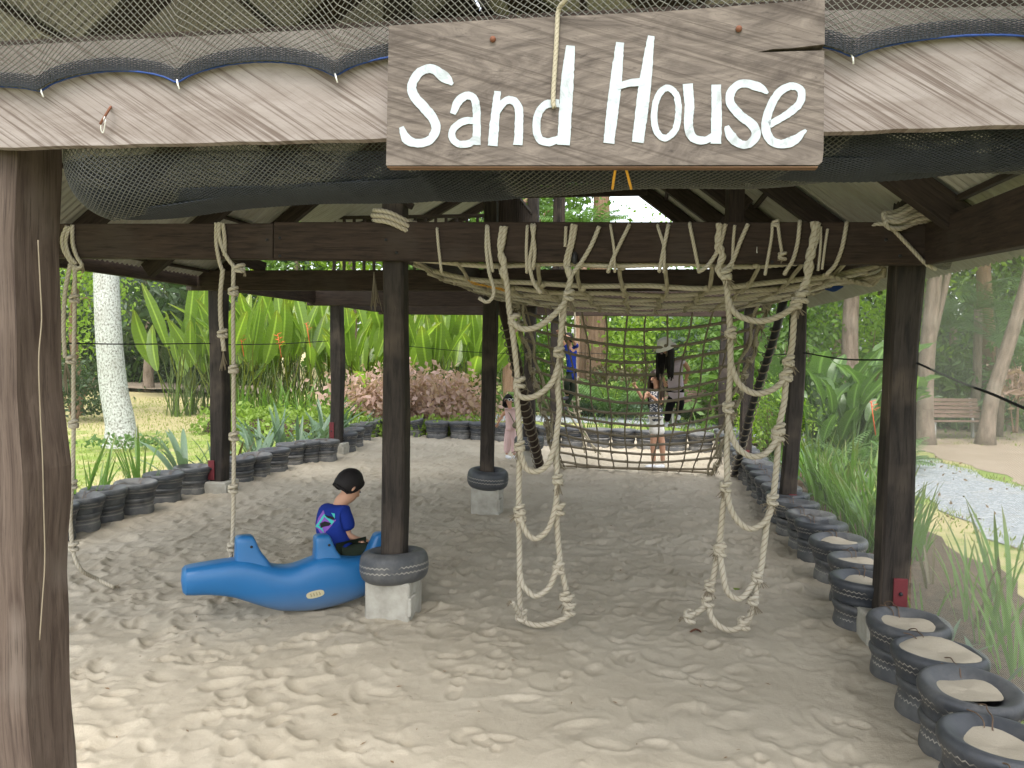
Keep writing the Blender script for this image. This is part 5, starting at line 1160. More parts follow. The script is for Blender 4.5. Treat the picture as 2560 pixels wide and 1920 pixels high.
# ------------------------------------------------------------------ plants
def mk(name, b, mat, smooth=True):
    o = b.build(name, mat, None, smooth); me = o.data; bpy.data.objects.remove(o); return me
def strap_mesh(L, w, lean, bend, mat, fold=.25, n=8):
    """a strap leaf growing from the origin, leaning towards +x"""
    b = MB(); rows = []; g = []; ang = lean; p = np.zeros(3); rn = rnd.random()
    for i in range(n+1):
        t = i/n; ww = w*(.55+.9*t)*(1-t**2.2)**.8 if t < 1 else 0
        ww = max(ww, .002) if t < 1 else .001
        side_ = np.array([0, 1, 0]); nrm = np.array([-math.cos(ang), 0, math.sin(ang)])
        rows.append([p-side_*ww/2+nrm*fold*ww/2, p, p+side_*ww/2+nrm*fold*ww/2]); g.append([(t, -.5, rn), (t, 0, rn), (t, .5, rn)])
        p = p+np.array([math.sin(ang), 0, math.cos(ang)])*L/n; ang += bend/n
    b.grid(np.array(rows), g=np.array(g)); return mk('leaf', b, M[mat])
def paddle_mesh(hs, L, w, lean, bend, mat, n=9):
    b = MB(); p = np.zeros(3); ang = lean*.25; rn = rnd.random(); path = [p.copy()]
    for i in range(5): p = p+np.array([math.sin(ang), 0, math.cos(ang)])*hs/5; ang += lean*.75/5; path.append(p.copy())
    b.tube(np.array(path), np.linspace(.022, .014, 6), 5, cap=False)
    b.g[-1][:, 1] = .3; b.g[-1][:, 2] = rn
    rows = []; g = []
    for i in range(n+1):
        t = i/n; ww = w*(math.sin(math.pi*min(1, t*.94+.05))**.62)*(1-.25*t); wav = .03*math.sin(t*19+rn*9)
        nrm = np.array([-math.cos(ang), 0, math.sin(ang)]); sd_ = np.array([0, 1, 0])
        rows.append([p-sd_*ww/2+nrm*(.16*ww+wav*.5), p-sd_*ww*.25+nrm*.07*ww, p, p+sd_*ww*.25+nrm*.07*ww, p+sd_*ww/2+nrm*(.16*ww-wav*.4)]); g.append([(t, k, rn) for k in (-.5, -.25, 0, .25, .5)])
        p = p+np.array([math.sin(ang), 0, math.cos(ang)])*L/n; ang += bend/n
    b.grid(np.array(rows), g=np.array(g)); return mk('leaf', b, M[mat])
def frond_mesh(L, mat, nl=22, ll=.34, bend=1.5, lean=.5, lw=.035):
    b = MB(); p = np.zeros(3); ang = lean; pts = []; an = []
    for i in range(nl+3): pts.append(p.copy()); an.append(ang); p = p+np.array([math.sin(ang), 0, math.cos(ang)])*L/(nl+3); ang += bend/(nl+3)
    pts = np.array(pts); b.tube(pts, np.linspace(.016, .004, len(pts)), 4, cap=False); rn = rnd.random(); b.g[-1][:, 2] = rn
    for i in range(3, nl+3):
        t = (i-3)/nl; l = ll*(math.sin(math.pi*(.12+.86*t))**.7); fw = np.array([math.sin(an[i]), 0, math.cos(an[i])]); nr = np.array([-math.cos(an[i]), 0, math.sin(an[i])])
        for sg_ in (-1, 1):
            d = fw*.55+np.array([0, sg_, 0])*.85-nr*(.28+.2*rnd.random()); d /= np.linalg.norm(d); s_ = np.cross(d, nr); s_ /= np.linalg.norm(s_)
            a = pts[i]; m_ = a+d*l*.45; e = a+d*l+np.array([0, 0, -.12*l])
            b.add([a, m_-s_*lw/2, e, m_+s_*lw/2], [[0, 1, 2, 3]], g=[(t, 0, rn+.02*i)]*4)
    return mk('frond', b, M[mat])
def plant(name, label, cat, loc, protos, n, sc=(.8, 1.15), spread=.08, group=None, part='leaf', yaw=None, tilt=.12):
    r = thing(name, label, cat, loc, group)
    for i in range(n):
        o = link(part, rnd.choice(protos), r); a = rnd.uniform(0, 2*math.pi) if yaw is None else yaw+rnd.gauss(0, .9)
        k = rnd.uniform(*sc); d = spread*rnd.random()**.5
        o.location = (d*math.cos(a), d*math.sin(a), rnd.uniform(-.02, .0)); o.scale = (k*rnd.uniform(.9, 1.1), k, k); o.rotation_euler = (rnd.gauss(0, tilt), rnd.gauss(0, tilt), a)
    return r
ST = [strap_mesh(rnd.uniform(.55, .85), rnd.uniform(.028, .045), rnd.uniform(.05, .35), rnd.uniform(.15, 1.0), 'strap_leaf') for _ in range(9)]
STL = [strap_mesh(rnd.uniform(.7, 1.1), rnd.uniform(.032, .05), rnd.uniform(.03, .28), rnd.uniform(.1, .9), 'strap_leaf') for _ in range(9)]
BL = [strap_mesh(rnd.uniform(.45, .75), rnd.uniform(.05, .08), rnd.uniform(.15, .55), rnd.uniform(.4, 1.5), 'blue_strap_leaf') for _ in range(7)]
BZ = [strap_mesh(rnd.uniform(.5, .9), rnd.uniform(.035, .06), rnd.uniform(.1, .4), rnd.uniform(.0, .5), 'bronze_leaf') for _ in range(4)]
PAD = [paddle_mesh(rnd.uniform(1.2, 2.3), rnd.uniform(1.3, 1.8), rnd.uniform(.30, .46), rnd.uniform(-.05, .45), rnd.uniform(.05, .6), 'heliconia_leaf') for _ in range(12)]
BRD = [paddle_mesh(rnd.uniform(.25, .7), rnd.uniform(.4, .62), rnd.uniform(.14, .20), rnd.uniform(.2, .8), rnd.uniform(.4, 1.2), 'broad_leaf') for _ in range(8)]
PLM = [frond_mesh(rnd.uniform(1.7, 2.3), 'palm_leaf', 24, .5, 1.7, .5) for _ in range(4)]
FRN = [frond_mesh(rnd.uniform(.6, .9), 'fern_leaf', 16, .12, 1.1, .55, .028) for _ in range(4)]
BIGF = [frond_mesh(rnd.uniform(1.2, 1.7), 'fern_leaf', 22, .30, 1.3, .45, .04) for _ in range(4)]
# --- strap leaved plants outside the left tyre row
i = 0
for s, u, k in ((-.4, -4.35, 1.0), (.35, -4.5, 1.1), (1.0, -4.3, .8), (1.5, -4.55, 1.05), (2.1, -4.4, 1.1), (2.7, -4.6, .9), (3.2, -4.35, 1.0)):
    x, y, _ = S(u, s); plant('strap_plant', f'{ORD[i]} green strap leaved plant behind the near left tyres, from the front post', 'plant', (x, y, -.05), STL, 16, (.8*k, 1.1*k), .14, 'strap leaved plants behind the near left tyres'); i += 1
i = 0
for s, u, k, ty in ((4.3, -4.45, 1.1, 'b'), (4.9, -4.35, .8, 'b'), (5.5, -4.4, .8, 'z'), (6.0, -4.35, .8, 'b'), (6.6, -4.5, 1.15, 'b'), (7.1, -4.4, 1.1, 'b'), (7.6, -4.3, 1.0, 'b'), (8.3, -4.3, 1.15, 'b'), (8.9, -4.35, 1.15, 'b'), (9.6, -4.3, 1.1, 'b'), (10.3, -4.3, 1.0, 'b')):
    x, y, _ = S(u, s); plant('strap_plant', f'{ORD[i]} '+('blue green' if ty == 'b' else 'dusky bronze')+' strap leaved plant beyond the first red-plated left post', 'plant', (x, y, -.05), BL if ty == 'b' else BZ, 16, (1.0*k, 1.45*k), .12, 'blue green strap leaved plants along the left side'); i += 1
# --- right side: thick daylily fringe, then taller reeds near the camera
i = 0
for s in np.arange(2.15, 6.0, .28):
    x, y, _ = S(4.12+.22*rnd.random()+(.25 if i % 2 else 0), s); plant('strap_plant', f'{ORD[i]} bright strap leaved plant in the fringe beyond the near right post', 'plant', (x, y, -.05), STL, 17, (.75, 1.05), .14, 'strap leaved plants in the right fringe'); i += 1
i = 0
for s, u in ((5.6, 4.3), (6.3, 4.4), (7.0, 4.25), (7.8, 4.4), (8.6, 4.3), (9.5, 4.4)):
    x, y, _ = S(u, s); plant('strap_plant', f'{ORD[i]} strap leaved plant past the second right post', 'plant', (x, y, -.05), BL+ST, 14, (.8, 1.15), .14, 'strap leaved plants past the second right post'); i += 1
NR = [(2330, 1470, 'z', .9, 8), (2310, 1545, 's', .75, 9), (2420, 1560, 'm', 1.1, 12), (2470, 1620, 's', 1.1, 12), (2530, 1600, 's', 1.2, 13), (2545, 1690, 's', 1.0, 11), (2400, 1500, 's', .9, 9), (2500, 1500, 'm', 1.1, 12), (2360, 1640, 'b', .6, 9), (2470, 1740, 'b', .8, 9), (2290, 1400, 's', .8, 10), (2585, 1780, 's', 1.1, 10)]
for i, (px, py, ty, k, n) in enumerate(NR):
    p = G(px, py, 0); nm = {'z': 'bronze leaved', 's': 'tall green reedy', 'm': 'mixed green and brown reedy', 'b': 'low blue green'}[ty]
    plant('reed_plant', f'{nm} plant outside the near right post, {ORD[i]} going towards the camera' if i else 'bronze leaved reedy plant just right of the near right post', 'plant', (p[0], p[1], -.05), {'z': BZ, 's': STL, 'm': STL+BZ, 'b': BL}[ty], max(5, int(n*.65)), (.62*k, .9*k), .10, 'reedy plants outside the near right post', tilt=.07)
for i, (px, py) in enumerate(((2080, 1230), (2120, 1290), (2165, 1340), (2200, 1240))):
    p = G(px, py+40, 0); plant('leafy_plant', f'{ORD[i]} low broad leaved plant by the tyres beyond the near right post', 'plant', (p[0], p[1], -.03), BRD, 7, (.5, .75), .06, 'low broad leaved plants by the right tyres')
# --- heliconias
i = 0
HX = [(455, 21.5), (520, 22.5), (575, 20.8), (630, 22), (680, 21), (735, 22.4), (790, 21.2), (845, 22.2), (895, 21), (945, 22.2), (1000, 21), (1050, 22), (1100, 21), (1150, 22), (1205, 21.5), (700, 23.5), (860, 23.5), (1020, 23.4), (560, 24), (1130, 23.6)]
for px, Y in HX:
    x = P(px, 900, Y)[0]; lft = px < 600
    r = plant('heliconia_clump', f'{ORD[i]} tall paddle leaved heliconia clump beyond the left side, from the left' if i < 15 else f'{ORD[i-15]} tall heliconia clump in the rear rank of the bed', 'plant', (x, Y, ground_z(x, Y)-.03), PAD, 13, (.88, 1.25), .5, 'tall heliconias beyond the left side', tilt=.24)
    for o in r.children: o.rotation_euler.z = rnd.choice((-1, 1))*math.pi/2+rnd.gauss(0, .75)
    b = MB()
    for j in range(22):
        a = rnd.uniform(0, 6.28); d = .5*rnd.random()**.5; l = rnd.uniform(.9, 1.9); b.tube([(d*math.cos(a), d*math.sin(a), 0), (d*math.cos(a)+rnd.gauss(0, .06), d*math.sin(a)+rnd.gauss(0, .06), l*.5), (d*math.cos(a)+rnd.gauss(0, .16), d*math.sin(a)+rnd.gauss(0, .16), l)], .014, 4, cap=False)
    kind(b.build('stems', M['stem'], r, local=True), 'stuff'); i += 1
def helflower(px, py, Y, k=1):
    p = P(px, py, Y); b = MB()
    b.tube([p+np.array([.1, 0, -.6]), p+np.array([.03, 0, -.2]), p], .01, 5)
    for j in range(6):
        z = -.09*j*k; sx = (-1)**j; q = p+np.array([.02*j, 0, z])
        b.tube([q, q+np.array([sx*.09*k, -.02, .02*k]), q+np.array([sx*.20*k, -.03, .07*k])], [.016*k, .018*k, .003], 5)
    return b.build('heliconia_flower', M['flower'])
for px, py, k, lab in ((600, 832, .5, 'small orange heliconia flower beside the rope of the first left post'), (694, 835, .6, 'larger orange heliconia flower, left of the second left post'), (766, 808, .35, 'orange heliconia flower high among the leaves near the second left post'), (2178, 1003, .35, 'small orange flower spike in the leafy bed left of the near right post')):
    tag(helflower(px, py, 19.6 if px < 2000 else 13.5, k), lab, 'flower')
# --- leafy masses: crowns, bushes, hedges
def leaves(b, c, n, size, asp=.5, seed=None, cl=0.0):
    """n leaf-sized rhombs at points c (n,3)"""
    d = nrg.normal(0, 1, (n, 3)); d[:, 2] -= .25; d /= np.linalg.norm(d, axis=1)[:, None]
    e = nrg.normal(0, 1, (n, 3)); s_ = np.cross(d, e); s_ /= np.linalg.norm(s_, axis=1)[:, None]
    l = (size*nrg.uniform(.6, 1.25, n))[:, None]; w = l*asp
    up = np.cross(s_, d)
    v = np.stack([c-d*l*.5, c+s_*w*.5-up*l*.05, c+d*l*.5-np.array([0, 0, .1])*l, c-s_*w*.5-up*l*.05], 1)
    rn = np.clip(cl, 0, 1)*.65+nrg.random(n)*.35 if np.ndim(cl) else nrg.random(n)
    g = np.zeros((n, 4, 3)); g[:, 0, 0] = 0; g[:, 2, 0] = 1; g[:, 1, 0] = g[:, 3, 0] = .5; g[:, 1, 1] = -.5; g[:, 3, 1] = .5; g[:, :, 2] = rn[:, None]
    b.add(v.reshape(-1, 3), np.arange(4*n).reshape(n, 4), g=g.reshape(-1, 3))
def blob_pts(n, c, r, k=14, tight=.33, shell=.55):
    c = V3(c); r = V3(r)*np.ones(3)
    d = nrg.normal(0, 1, (k, 3)); d /= np.linalg.norm(d, axis=1)[:, None]; q = d*(shell+(1-shell)*nrg.random((k, 1)))
    id_ = nrg.integers(0, k, n); off = nrg.normal(0, 1, (n, 3))*tight*nrg.uniform(.6, 1.3, k)[id_][:, None]
    return c+(q[id_]+off)*r, nrg.random(k)[id_]
def bush(name, label, cat, c, r, n, size, mat, asp=.5, group=None, k=14, stems=True, floor=.0, part='foliage'):
    t = thing(name, label, cat, (c[0], c[1], floor), group)
    p, cl = blob_pts(n, c, r, k); p[:, 2] = np.where(p[:, 2] < floor+.03, floor+.03+nrg.random(n)*r[2]*.5, p[:, 2])
    b = MB(); leaves(b, p, n, size, asp, cl=cl); kind(b.build(part, M[mat], t, smooth=False), 'stuff')
    if stems:
        for j in range(4):
            a = rnd.uniform(0, 6.28); b = MB(); b.tube(catmull([(c[0]+.05*math.cos(a), c[1]+.05*math.sin(a), floor-.05), (c[0]+r[0]*.2*math.cos(a), c[1]+r[0]*.2*math.sin(a), floor+r[2]*.6), (c[0]+r[0]*.5*math.cos(a), c[1]+r[1]*.5*math.sin(a), c[2]+r[2]*.4)], 3), np.linspace(.03, .008, 7), 5); b.build('stem', M['brownbark'], t)
    return t
def tree(name, label, base, h, tr, mat, lmat, crowns, nleaf, size, lean=(0, 0), group=None, asp=.5, limbs=5, flare=1.5, k=18):
    t = thing(name, label, 'tree', base, group); base = V3(base); top = base+np.array([lean[0], lean[1], h])
    b = MB(); q = [base+(top-base)*f+np.array([.06*math.sin(f*7+base[0]), .05*math.cos(f*5), 0])*(f > 0)-np.array([0, 0, .15])*(f == 0) for f in np.linspace(0, 1, 9)]
    b.tube(catmull(q, 3), np.r_[tr*flare, tr*1.15, np.linspace(tr, tr*.55, 23)], 14); b.build('trunk', M[mat], t)
    b = MB()
    for c, r, f in crowns:
        n = int(nleaf*f); p, cl = blob_pts(n, base+V3(c), r, k); leaves(b, p, n, size, asp, cl=cl)
        for j in range(max(1, limbs//len(crowns))):
            l = MB(); a = top*.75+base*.25 if j % 2 else top; e = base+V3(c)+nrg.normal(0, .45, 3)*V3(r); l.tube(catmull([a, (a+e)/2+nrg.normal(0, .12, 3), e], 4), np.linspace(tr*.4, .012, 9), 6); l.build('limb', M[mat], t)
    kind(b.build('crown', M[lmat], t, smooth=False), 'stuff'); return t
def at(px, Y, z=None):
    x = P(px, 900, Y)[0]; return (x, Y, ground_z(x, Y) if z is None else z)
# left: palm trunk with white lichen, fronds out of sight above
pb = V3(at(298, 15.0)); ptp = P(262, 560, 15.2); t = thing('palm_tree', 'leaning palm with white mottled trunk on the left lawn', 'tree', pb)
b = MB(); q = catmull([pb+np.array([0.05, 0, -.1]), pb+np.array([0, 0, .5]), P(283, 960, 15), P(270, 800, 15), ptp, ptp+np.array([-.1, .1, 2.5]), ptp+np.array([-.15, .1, 4.2])], 6)
b.tube(q, np.interp(np.linspace(0, 1, len(q)), [0, .06, .14, .4, 1], [.43, .33, .275, .245, .20]), 20); b.build('trunk', M['palmbark'], t)
for j in range(11):
    o = link('frond', rnd.choice(PLM), t); o.location = [float(a-c) for a, c in zip(q[-1], pb)]; o.scale = (1.6,)*3; o.rotation_euler = (0, rnd.uniform(-.1, .5), j*.58)
p, cl = blob_pts(200, pb+np.array([.3, -.5, .15]), (.75, .4, .16), 8); b = MB(); p[:, 2] = np.maximum(p[:, 2], .0); leaves(b, p, 200, .13, .5, cl=cl); r = thing('weeds', 'low leafy weeds round the foot of the white palm trunk', 'plant', pb+np.array([.3, -.5, 0])); kind(b.build('foliage', M['fern_leaf'], r, smooth=False), 'stuff')
tree('young_tree', 'young tree with a thin grey trunk and drooping leaf whorls on the bare slope', at(372, 30), 5.2, .20, 'bark', 'grey_leaf', [((0, 0, 4.3), (2.3, 1.6, 1.1), .5), ((-.6, .2, 5.6), (2.6, 1.8, 1.2), .5)], 2600, .42, asp=.28, flare=1.2)
tree('bright_tree', 'yellow green small leaved tree left of the white palm trunk', at(190, 21), 4.2, .12, 'brownbark', 'bright_leaf', [((.0, 0, 3.6), (1.3, 1.2, 1.7), .6), ((-.4, .4, 5.5), (1.8, 1.4, 1.3), .4)], 3600, .16)
bush('shrub', 'dark rounded shrub under the yellow green tree at the left', 'shrub', (*at(185, 19.5)[:2], .75), (.95, .9, .8), 2200, .13, 'dark_leaf', floor=.05)
tree('banana_plant', 'dark banana-like plant left of the heliconias', at(470, 28), 3.0, .16, 'stem', 'dark_leaf', [((0, 0, 3.1), (1.8, 1.4, 1.4), 1.)], 900, .75, asp=.35)
for j, px in enumerate((330, 430, 500)):
    plant('leafy_plant', f'{ORD[j]} large leaved dark plant at the back of the left lawn', 'plant', at(px, 33+j), BRD, 16, (1.6, 2.4), .9, 'large leaved plants at the back of the left lawn')
for j, (px, Y, hh) in enumerate(((300, 34, 2.2), (350, 35, 2.8), (410, 34.6, 2.0), (460, 34, 2.6), (520, 33.8, 2.2), (215, 33, 3.), (580, 33, 2.6))):
    c = at(px, Y); bush('shrub', f'{ORD[j]} dark shrub in the shaded hedge behind the young tree', 'shrub', (c[0], c[1], c[2]+hh*.5), (1.7, 1.2, hh*.6), 1500, .30, 'dark_leaf', floor=c[2], group='dark shrubs behind the young tree')
# iris-like tufts and the light hedge in front of the heliconias
for j, (px, Y) in enumerate(((600, 19.3), (650, 19.7), (700, 19.2), (750, 19.6), (795, 19.1), (840, 19.5), (885, 19.0), (930, 19.4))):
    c = at(px, Y); plant('iris_clump', f'{ORD[j]} iris-like clump between the pale hedge and the heliconias', 'plant', c, STL, 20, (.95, 1.4), .3, 'iris-like clumps in front of the heliconias')
def hedge(name, label, pts, r, h, n, size, mat, cat='hedge'):
    c = catmull([V3(p) for p in pts], 12); t = thing(name, label, cat, c[len(c)//2]); i_ = nrg.integers(0, len(c), n)
    th = nrg.uniform(0, math.pi, n); rad = nrg.uniform(.7, 1.05, n); lump = 1+.22*np.sin(i_*.9)+.15*np.sin(i_*2.3+1)
    off = np.stack([np.cos(th)*r*rad*lump, nrg.normal(0, .12, n), np.sin(th)*h*rad*lump], 1)
    tg = np.gradient(c, axis=0)[i_]; tg[:, 2] = 0; tg /= np.linalg.norm(tg, axis=1)[:, None]; nn = np.stack([tg[:, 1], -tg[:, 0], 0*tg[:, 0]], 1)
    p = c[i_]+nn*off[:, :1]+tg*off[:, 1:2]+np.array([0, 0, 1])*off[:, 2:]
    b = MB(); leaves(b, p, n, size, .6, cl=.5+.5*np.sin(i_*1.7)); kind(b.build('foliage', M[mat], t, smooth=False), 'stuff')
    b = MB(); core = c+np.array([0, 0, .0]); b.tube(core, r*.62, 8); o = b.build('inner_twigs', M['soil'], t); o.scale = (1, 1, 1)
    return t
hedge('hedge', 'pale yellow green low hedge in front of the heliconias on the left', [at(540, 17.8), at(620, 17.2), at(720, 16.9), at(820, 17.4), at(900, 18.0)], .6, .55, 4200, .12, 'hedge_leaf')
hedge('hedge', 'low green edging in front of the pinkish bush at the far end', [at(900, 16.6, 0), at(1000, 16.9, 0), at(1100, 17.0, 0), at(1190, 17.2, 0)], .32, .36, 2200, .10, 'hedge_leaf')
b_ = bush('coleus_bush', 'pinkish brown coleus bush beyond the far tyres', 'shrub', (*at(1040, 18.6)[:2], .62), (1.7, .9, .62), 4200, .17, 'coleus_leaf', .62, k=30, floor=.02)
hedge('hedge', 'yellow green hedge seen through the climbing net', [at(1400, 25.2), at(1470, 24.6), at(1550, 24.2), at(1640, 24.5)], .7, .75, 3200, .14, 'hedge_leaf')
hedge('hedge', 'silvery low edging in front of the yellow green hedge', [at(1420, 23.6), at(1500, 23.2), at(1580, 22.9), at(1640, 23.2)], .45, .4, 2200, .12, 'blue_strap_leaf')
hedge('hedge', 'dark green clipped edging left of the climbing net', [at(1215, 24.6), at(1270, 24.4), at(1330, 24.6), at(1390, 25.0)], .5, .5, 1800, .12, 'tree_leaf')
for j, px in enumerate((1470, 1520, 1570, 1640, 1700, 1750, 1800)):
    c = S(0, 0); x, y, z = at(px, 17.2-.9*(px-1470)/400); plant('strap_plant', f'{ORD[j]} strap leaved plant behind the far tyres, from the left', 'plant', (x, y, -.03), ST, 13, (.8, 1.2), .16, 'strap leaved plants behind the far tyres')
# middle background
tree('big_tree', 'large tree with a thick brown trunk behind the climbing net', at(1492, 27), 9.5, .42, 'brownbark', 'tree_leaf', [((-2.0, 1, 8.2), (2.2, 2, 1.8), .4), ((-1.3, 1.5, 10.2), (1.5, 2, 1.8), .35), ((-3.2, 1, 10.5), (2.6, 2, 2), .3)], 5200, .24, flare=1.35)
tree('small_tree', 'tree with a stout brown trunk beyond the far end, left of the climbing net', at(1272, 25), 6.5, .27, 'brownbark', 'tree_leaf', [((-1.2, .6, 5.6), (2.2, 1.6, 1.6), .5), ((.8, 1, 6.8), (2.1, 1.6, 1.5), .5)], 3600, .22, flare=1.4)
for j, (px, Y, z, k, n) in enumerate(((1440, 23.5, 3.3, 1.25, 15), (1530, 22.6, .15, 1.3, 16), (1455, 24.5, 5.6, 1.3, 14), (1730, 21.5, .2, 1.35, 16), (1800, 23, 2.4, 1.4, 14), (1350, 23, .2, 1.1, 14))):
    c = at(px, Y); lab = ['tree fern with arching fronds left of the thick brown trunk', 'fern clump with arching fronds at the foot of the thick brown trunk', 'high fern fronds showing above the front beam beside the thick trunk', 'fern clump behind the bench seen through the net', 'tree fern behind the right leaning net pole', 'fern clump left of the climbing net beyond the far tyres'][j]
    r = plant('fern', lab, 'fern', c, BIGF, n, (.85*k, 1.2*k), .1, None, 'frond', tilt=.2)
    if z > .5:
        for o in r.children: o.location.z += z
        b = MB(); b.tube([(0, 0, -.1), (.03, .02, z*.5), (0, 0, z)], [.13, .10, .09], 8); b.build('trunk', M['brownbark'], r, local=True)
for j, (px, Y, hh, mt, sz) in enumerate(((1420, 29, 3.0, 'bright_leaf', .22), (1580, 28, 3.4, 'bright_leaf', .24), (1650, 26.5, 2.8, 'bright_leaf', .22), (1720, 28, 3.6, 'tree_leaf', .24), (1790, 27, 3.2, 'grey_leaf', .3), (1340, 29, 2.6, 'tree_leaf', .22), (1230, 30, 3.2, 'bright_leaf', .24), (1540, 25.6, 1.2, 'bronze_leaf', .2), (1610, 25, 1.0, 'broad_leaf', .3), (1180, 29, 3.0, 'tree_leaf', .24))):
    c = at(px, Y); bush('shrub', f'{ORD[j]} leafy far shrub behind the climbing net','shrub', (c[0], c[1], c[2]+hh*.5), (1.7, 1.3, hh*.55), 1700, sz, mt, floor=c[2], group='leafy shrubs in the far planting behind the climbing net')
# right background
tree('trunk_tree', 'pale tree with a tall trunk right of the second right post', at(2128, 18.5), 7.5, .21, 'bark', 'bright_leaf', [((-.4, .5, 5.6), (1.8, 1.5, 1.3), .5), ((.6, 1, 7.4), (2.4, 1.8, 1.5), .5)], 4200, .18)
tree('trunk_tree', 'pale double trunked tree just right of the near right post', at(2322, 17.2), 8, .18, 'bark', 'bright_leaf', [((0, .8, 5.4), (2.0, 1.6, 1.2), .5), ((.5, 1.2, 7), (2.4, 1.8, 1.6), .5)], 4200, .18, lean=(.1, 0))
tree('trunk_tree', 'slim dark stem leaning beside the double trunked tree', at(2300, 17.6), 7, .10, 'bark', 'tree_leaf', [((.7, .8, 6.2), (1.6, 1.4, 1.2), 1.)], 1800, .18, lean=(.9, 0))
lb = G(2462, 1105); tree('trunk_tree', 'tall slim tree leaning right beside the bench at the right edge', (lb[0], lb[1], 0), 7.5, .16, 'bark', 'tree_leaf', [((2.4, .5, 7.6), (2, 1.6, 1.3), 1.)], 2400, .2, lean=(1.45, 0))
tree('palm_tree', 'brown trunk behind the right hand bench', at(2485, 21), 7, .24, 'brownbark', 'tree_leaf', [((0, .5, 6.8), (2, 1.6, 1.3), 1.)], 2400, .2, lean=(-.6, 0))
for j, (px, Y, z) in enumerate(((2440, 20, 3.2), (2500, 19, 2.2), (2380, 22, 2.8))):
    r = plant('palm', ['palm fronds hanging high above the right hand bench', 'low blue green palm behind the leaning tree', 'palm behind the double trunked tree'][j], 'palm', at(px, Y), PLM, 11, (.7, 1.0), .1, None, 'frond', tilt=.3)
    for o in r.children: o.location.z += z
    b = MB(); b.tube([(0, 0, -.1), (.05, 0, z*.5), (0, 0, z)], [.14, .11, .10], 8); b.build('trunk', M['bark'], r, local=True)
for j, (px, Y, n, k) in enumerate(((2040, 13.8, 16, 1.5), (2090, 14.6, 18, 1.7), (2140, 14.2, 16, 1.5), (2185, 14.8, 16, 1.7), (2060, 15.8, 16, 1.9), (2150, 16, 16, 1.9), (2235, 15.6, 12, 1.6), (2380, 21.6, 14, 1.8), (2450, 22.2, 14, 1.8), (2000, 16.5, 14, 1.8))):
    c = at(px, Y); plant('leafy_plant', f'{ORD[j]} glossy large leaved plant past the right side, from the second right post', 'plant', c, BRD, n, (.85*k, 1.25*k), .3, 'large glossy leaved plants past the right side', tilt=.2)
for j, (px, Y) in enumerate(((2080, 13.2), (2130, 13.0), (2180, 13.2), (2230, 13.4))):
    plant('fern', f'{ORD[j]} low fern in front of the glossy leaved bed on the right', 'fern', at(px, Y), FRN, 18, (.9, 1.3), .2, 'low ferns on the right', 'frond', tilt=.2)
bush('shrub', 'rounded yellow green shrub beside the right leaning net pole', 'shrub', (*at(1925, 14.3)[:2], .72), (.62, .6, .6), 2200, .085, 'bright_leaf', floor=0)
for j, (px, Y, hh, mt, sz) in enumerate(((2040, 20, 3.4, 'tree_leaf', .2), (2160, 21, 3.8, 'bright_leaf', .2), (2270, 22, 3.2, 'tree_leaf', .22), (2400, 25, 3.4, 'dark_leaf', .26), (2520, 24, 3.0, 'tree_leaf', .24), (2600, 20, 2.6, 'tree_leaf', .22), (1950, 19.5, 3.2, 'tree_leaf', .2), (2470, 23, 1.5, 'coleus_leaf', .28), (1880, 21, 3.2, 'tree_leaf', .22), (2330, 21.5, 1.7, 'broad_leaf', .3))):
    c = at(px, Y); bush('shrub', f'{ORD[j]} leafy shrub behind the right hand trees', 'shrub', (c[0], c[1], c[2]+hh*.5), (1.6, 1.2, hh*.55), 1800, sz, mt, floor=c[2], group='leafy shrubs behind the right hand trees')
bush('red_plant', 'pink red leaved plant at the right edge behind the leaning tree', 'shrub', (*at(2548, 18)[:2], 1.35), (.5, .4, .35), 160, .35, 'coleus_leaf', .3, floor=.2)
# taller trees and the far wood that closes the view
FT_ = [(-90, 30), (60, 34), (180, 38), (320, 40), (450, 38), (600, 36), (740, 38), (880, 37), (1010, 40), (1130, 42), (1250, 38), (1330, 36), (1800, 36), (1900, 34), (1990, 30), (2090, 30), (2190, 32), (2300, 30), (2420, 32), (2560, 30), (2700, 28)]
for j, (px, Y) in enumerate(FT_):
    c = at(px, Y); h = rnd.uniform(6, 9); mt = ['tree_leaf', 'dark_leaf', 'bright_leaf', 'tree_leaf', 'grey_leaf'][j % 5]
    tree('background_tree', f'{ORD[j]} tall leafy tree of the background row, from the left', c, h, rnd.uniform(.16, .26), 'bark', mt, [((rnd.gauss(0, .5), 0, h*.55), (2.4, 1.8, 1.6), .34), ((rnd.gauss(0, .8), .5, h*.85), (2.8, 2, 1.8), .33), ((rnd.gauss(0, 1), .3, h*1.12), (2.6, 2, 1.7), .33)], 3000, .32, group='tall leafy trees of the background row')
n = 52000; x = nrg.uniform(-75, 80, n); dist = nrg.uniform(44, 58, n); az = np.arctan2(x, 48.); 
top = np.where((az > .135) & (az < .25), 4.6, 14+3*np.sin(x*.21)+2*np.sin(x*.53+1)); top = np.where((az > .05) & (az <= .135), 8., top)
z = top*nrg.random(n)**.85; cl = lattice(x*.45+50, z*.6+9, 21)
b = MB(); leaves(b, np.stack([x, dist, z], 1), n, .62, .55, cl=cl); kind(b.build('far_wood', M['tree_leaf'], None, smooth=False), 'stuff'); 
n = 16000; s_ = np.where(nrg.random(n) < .5, -1, 1); y = nrg.uniform(4, 46, n); x = s_*(nrg.uniform(26, 40, n)); z = 9*nrg.random(n)
b = MB(); leaves(b, np.stack([x, y, z], 1), n, .6, .55, cl=lattice(y*.4, z*.6, 22)); kind(b.build('far_wood', M['tree_leaf'], None, smooth=False), 'stuff')
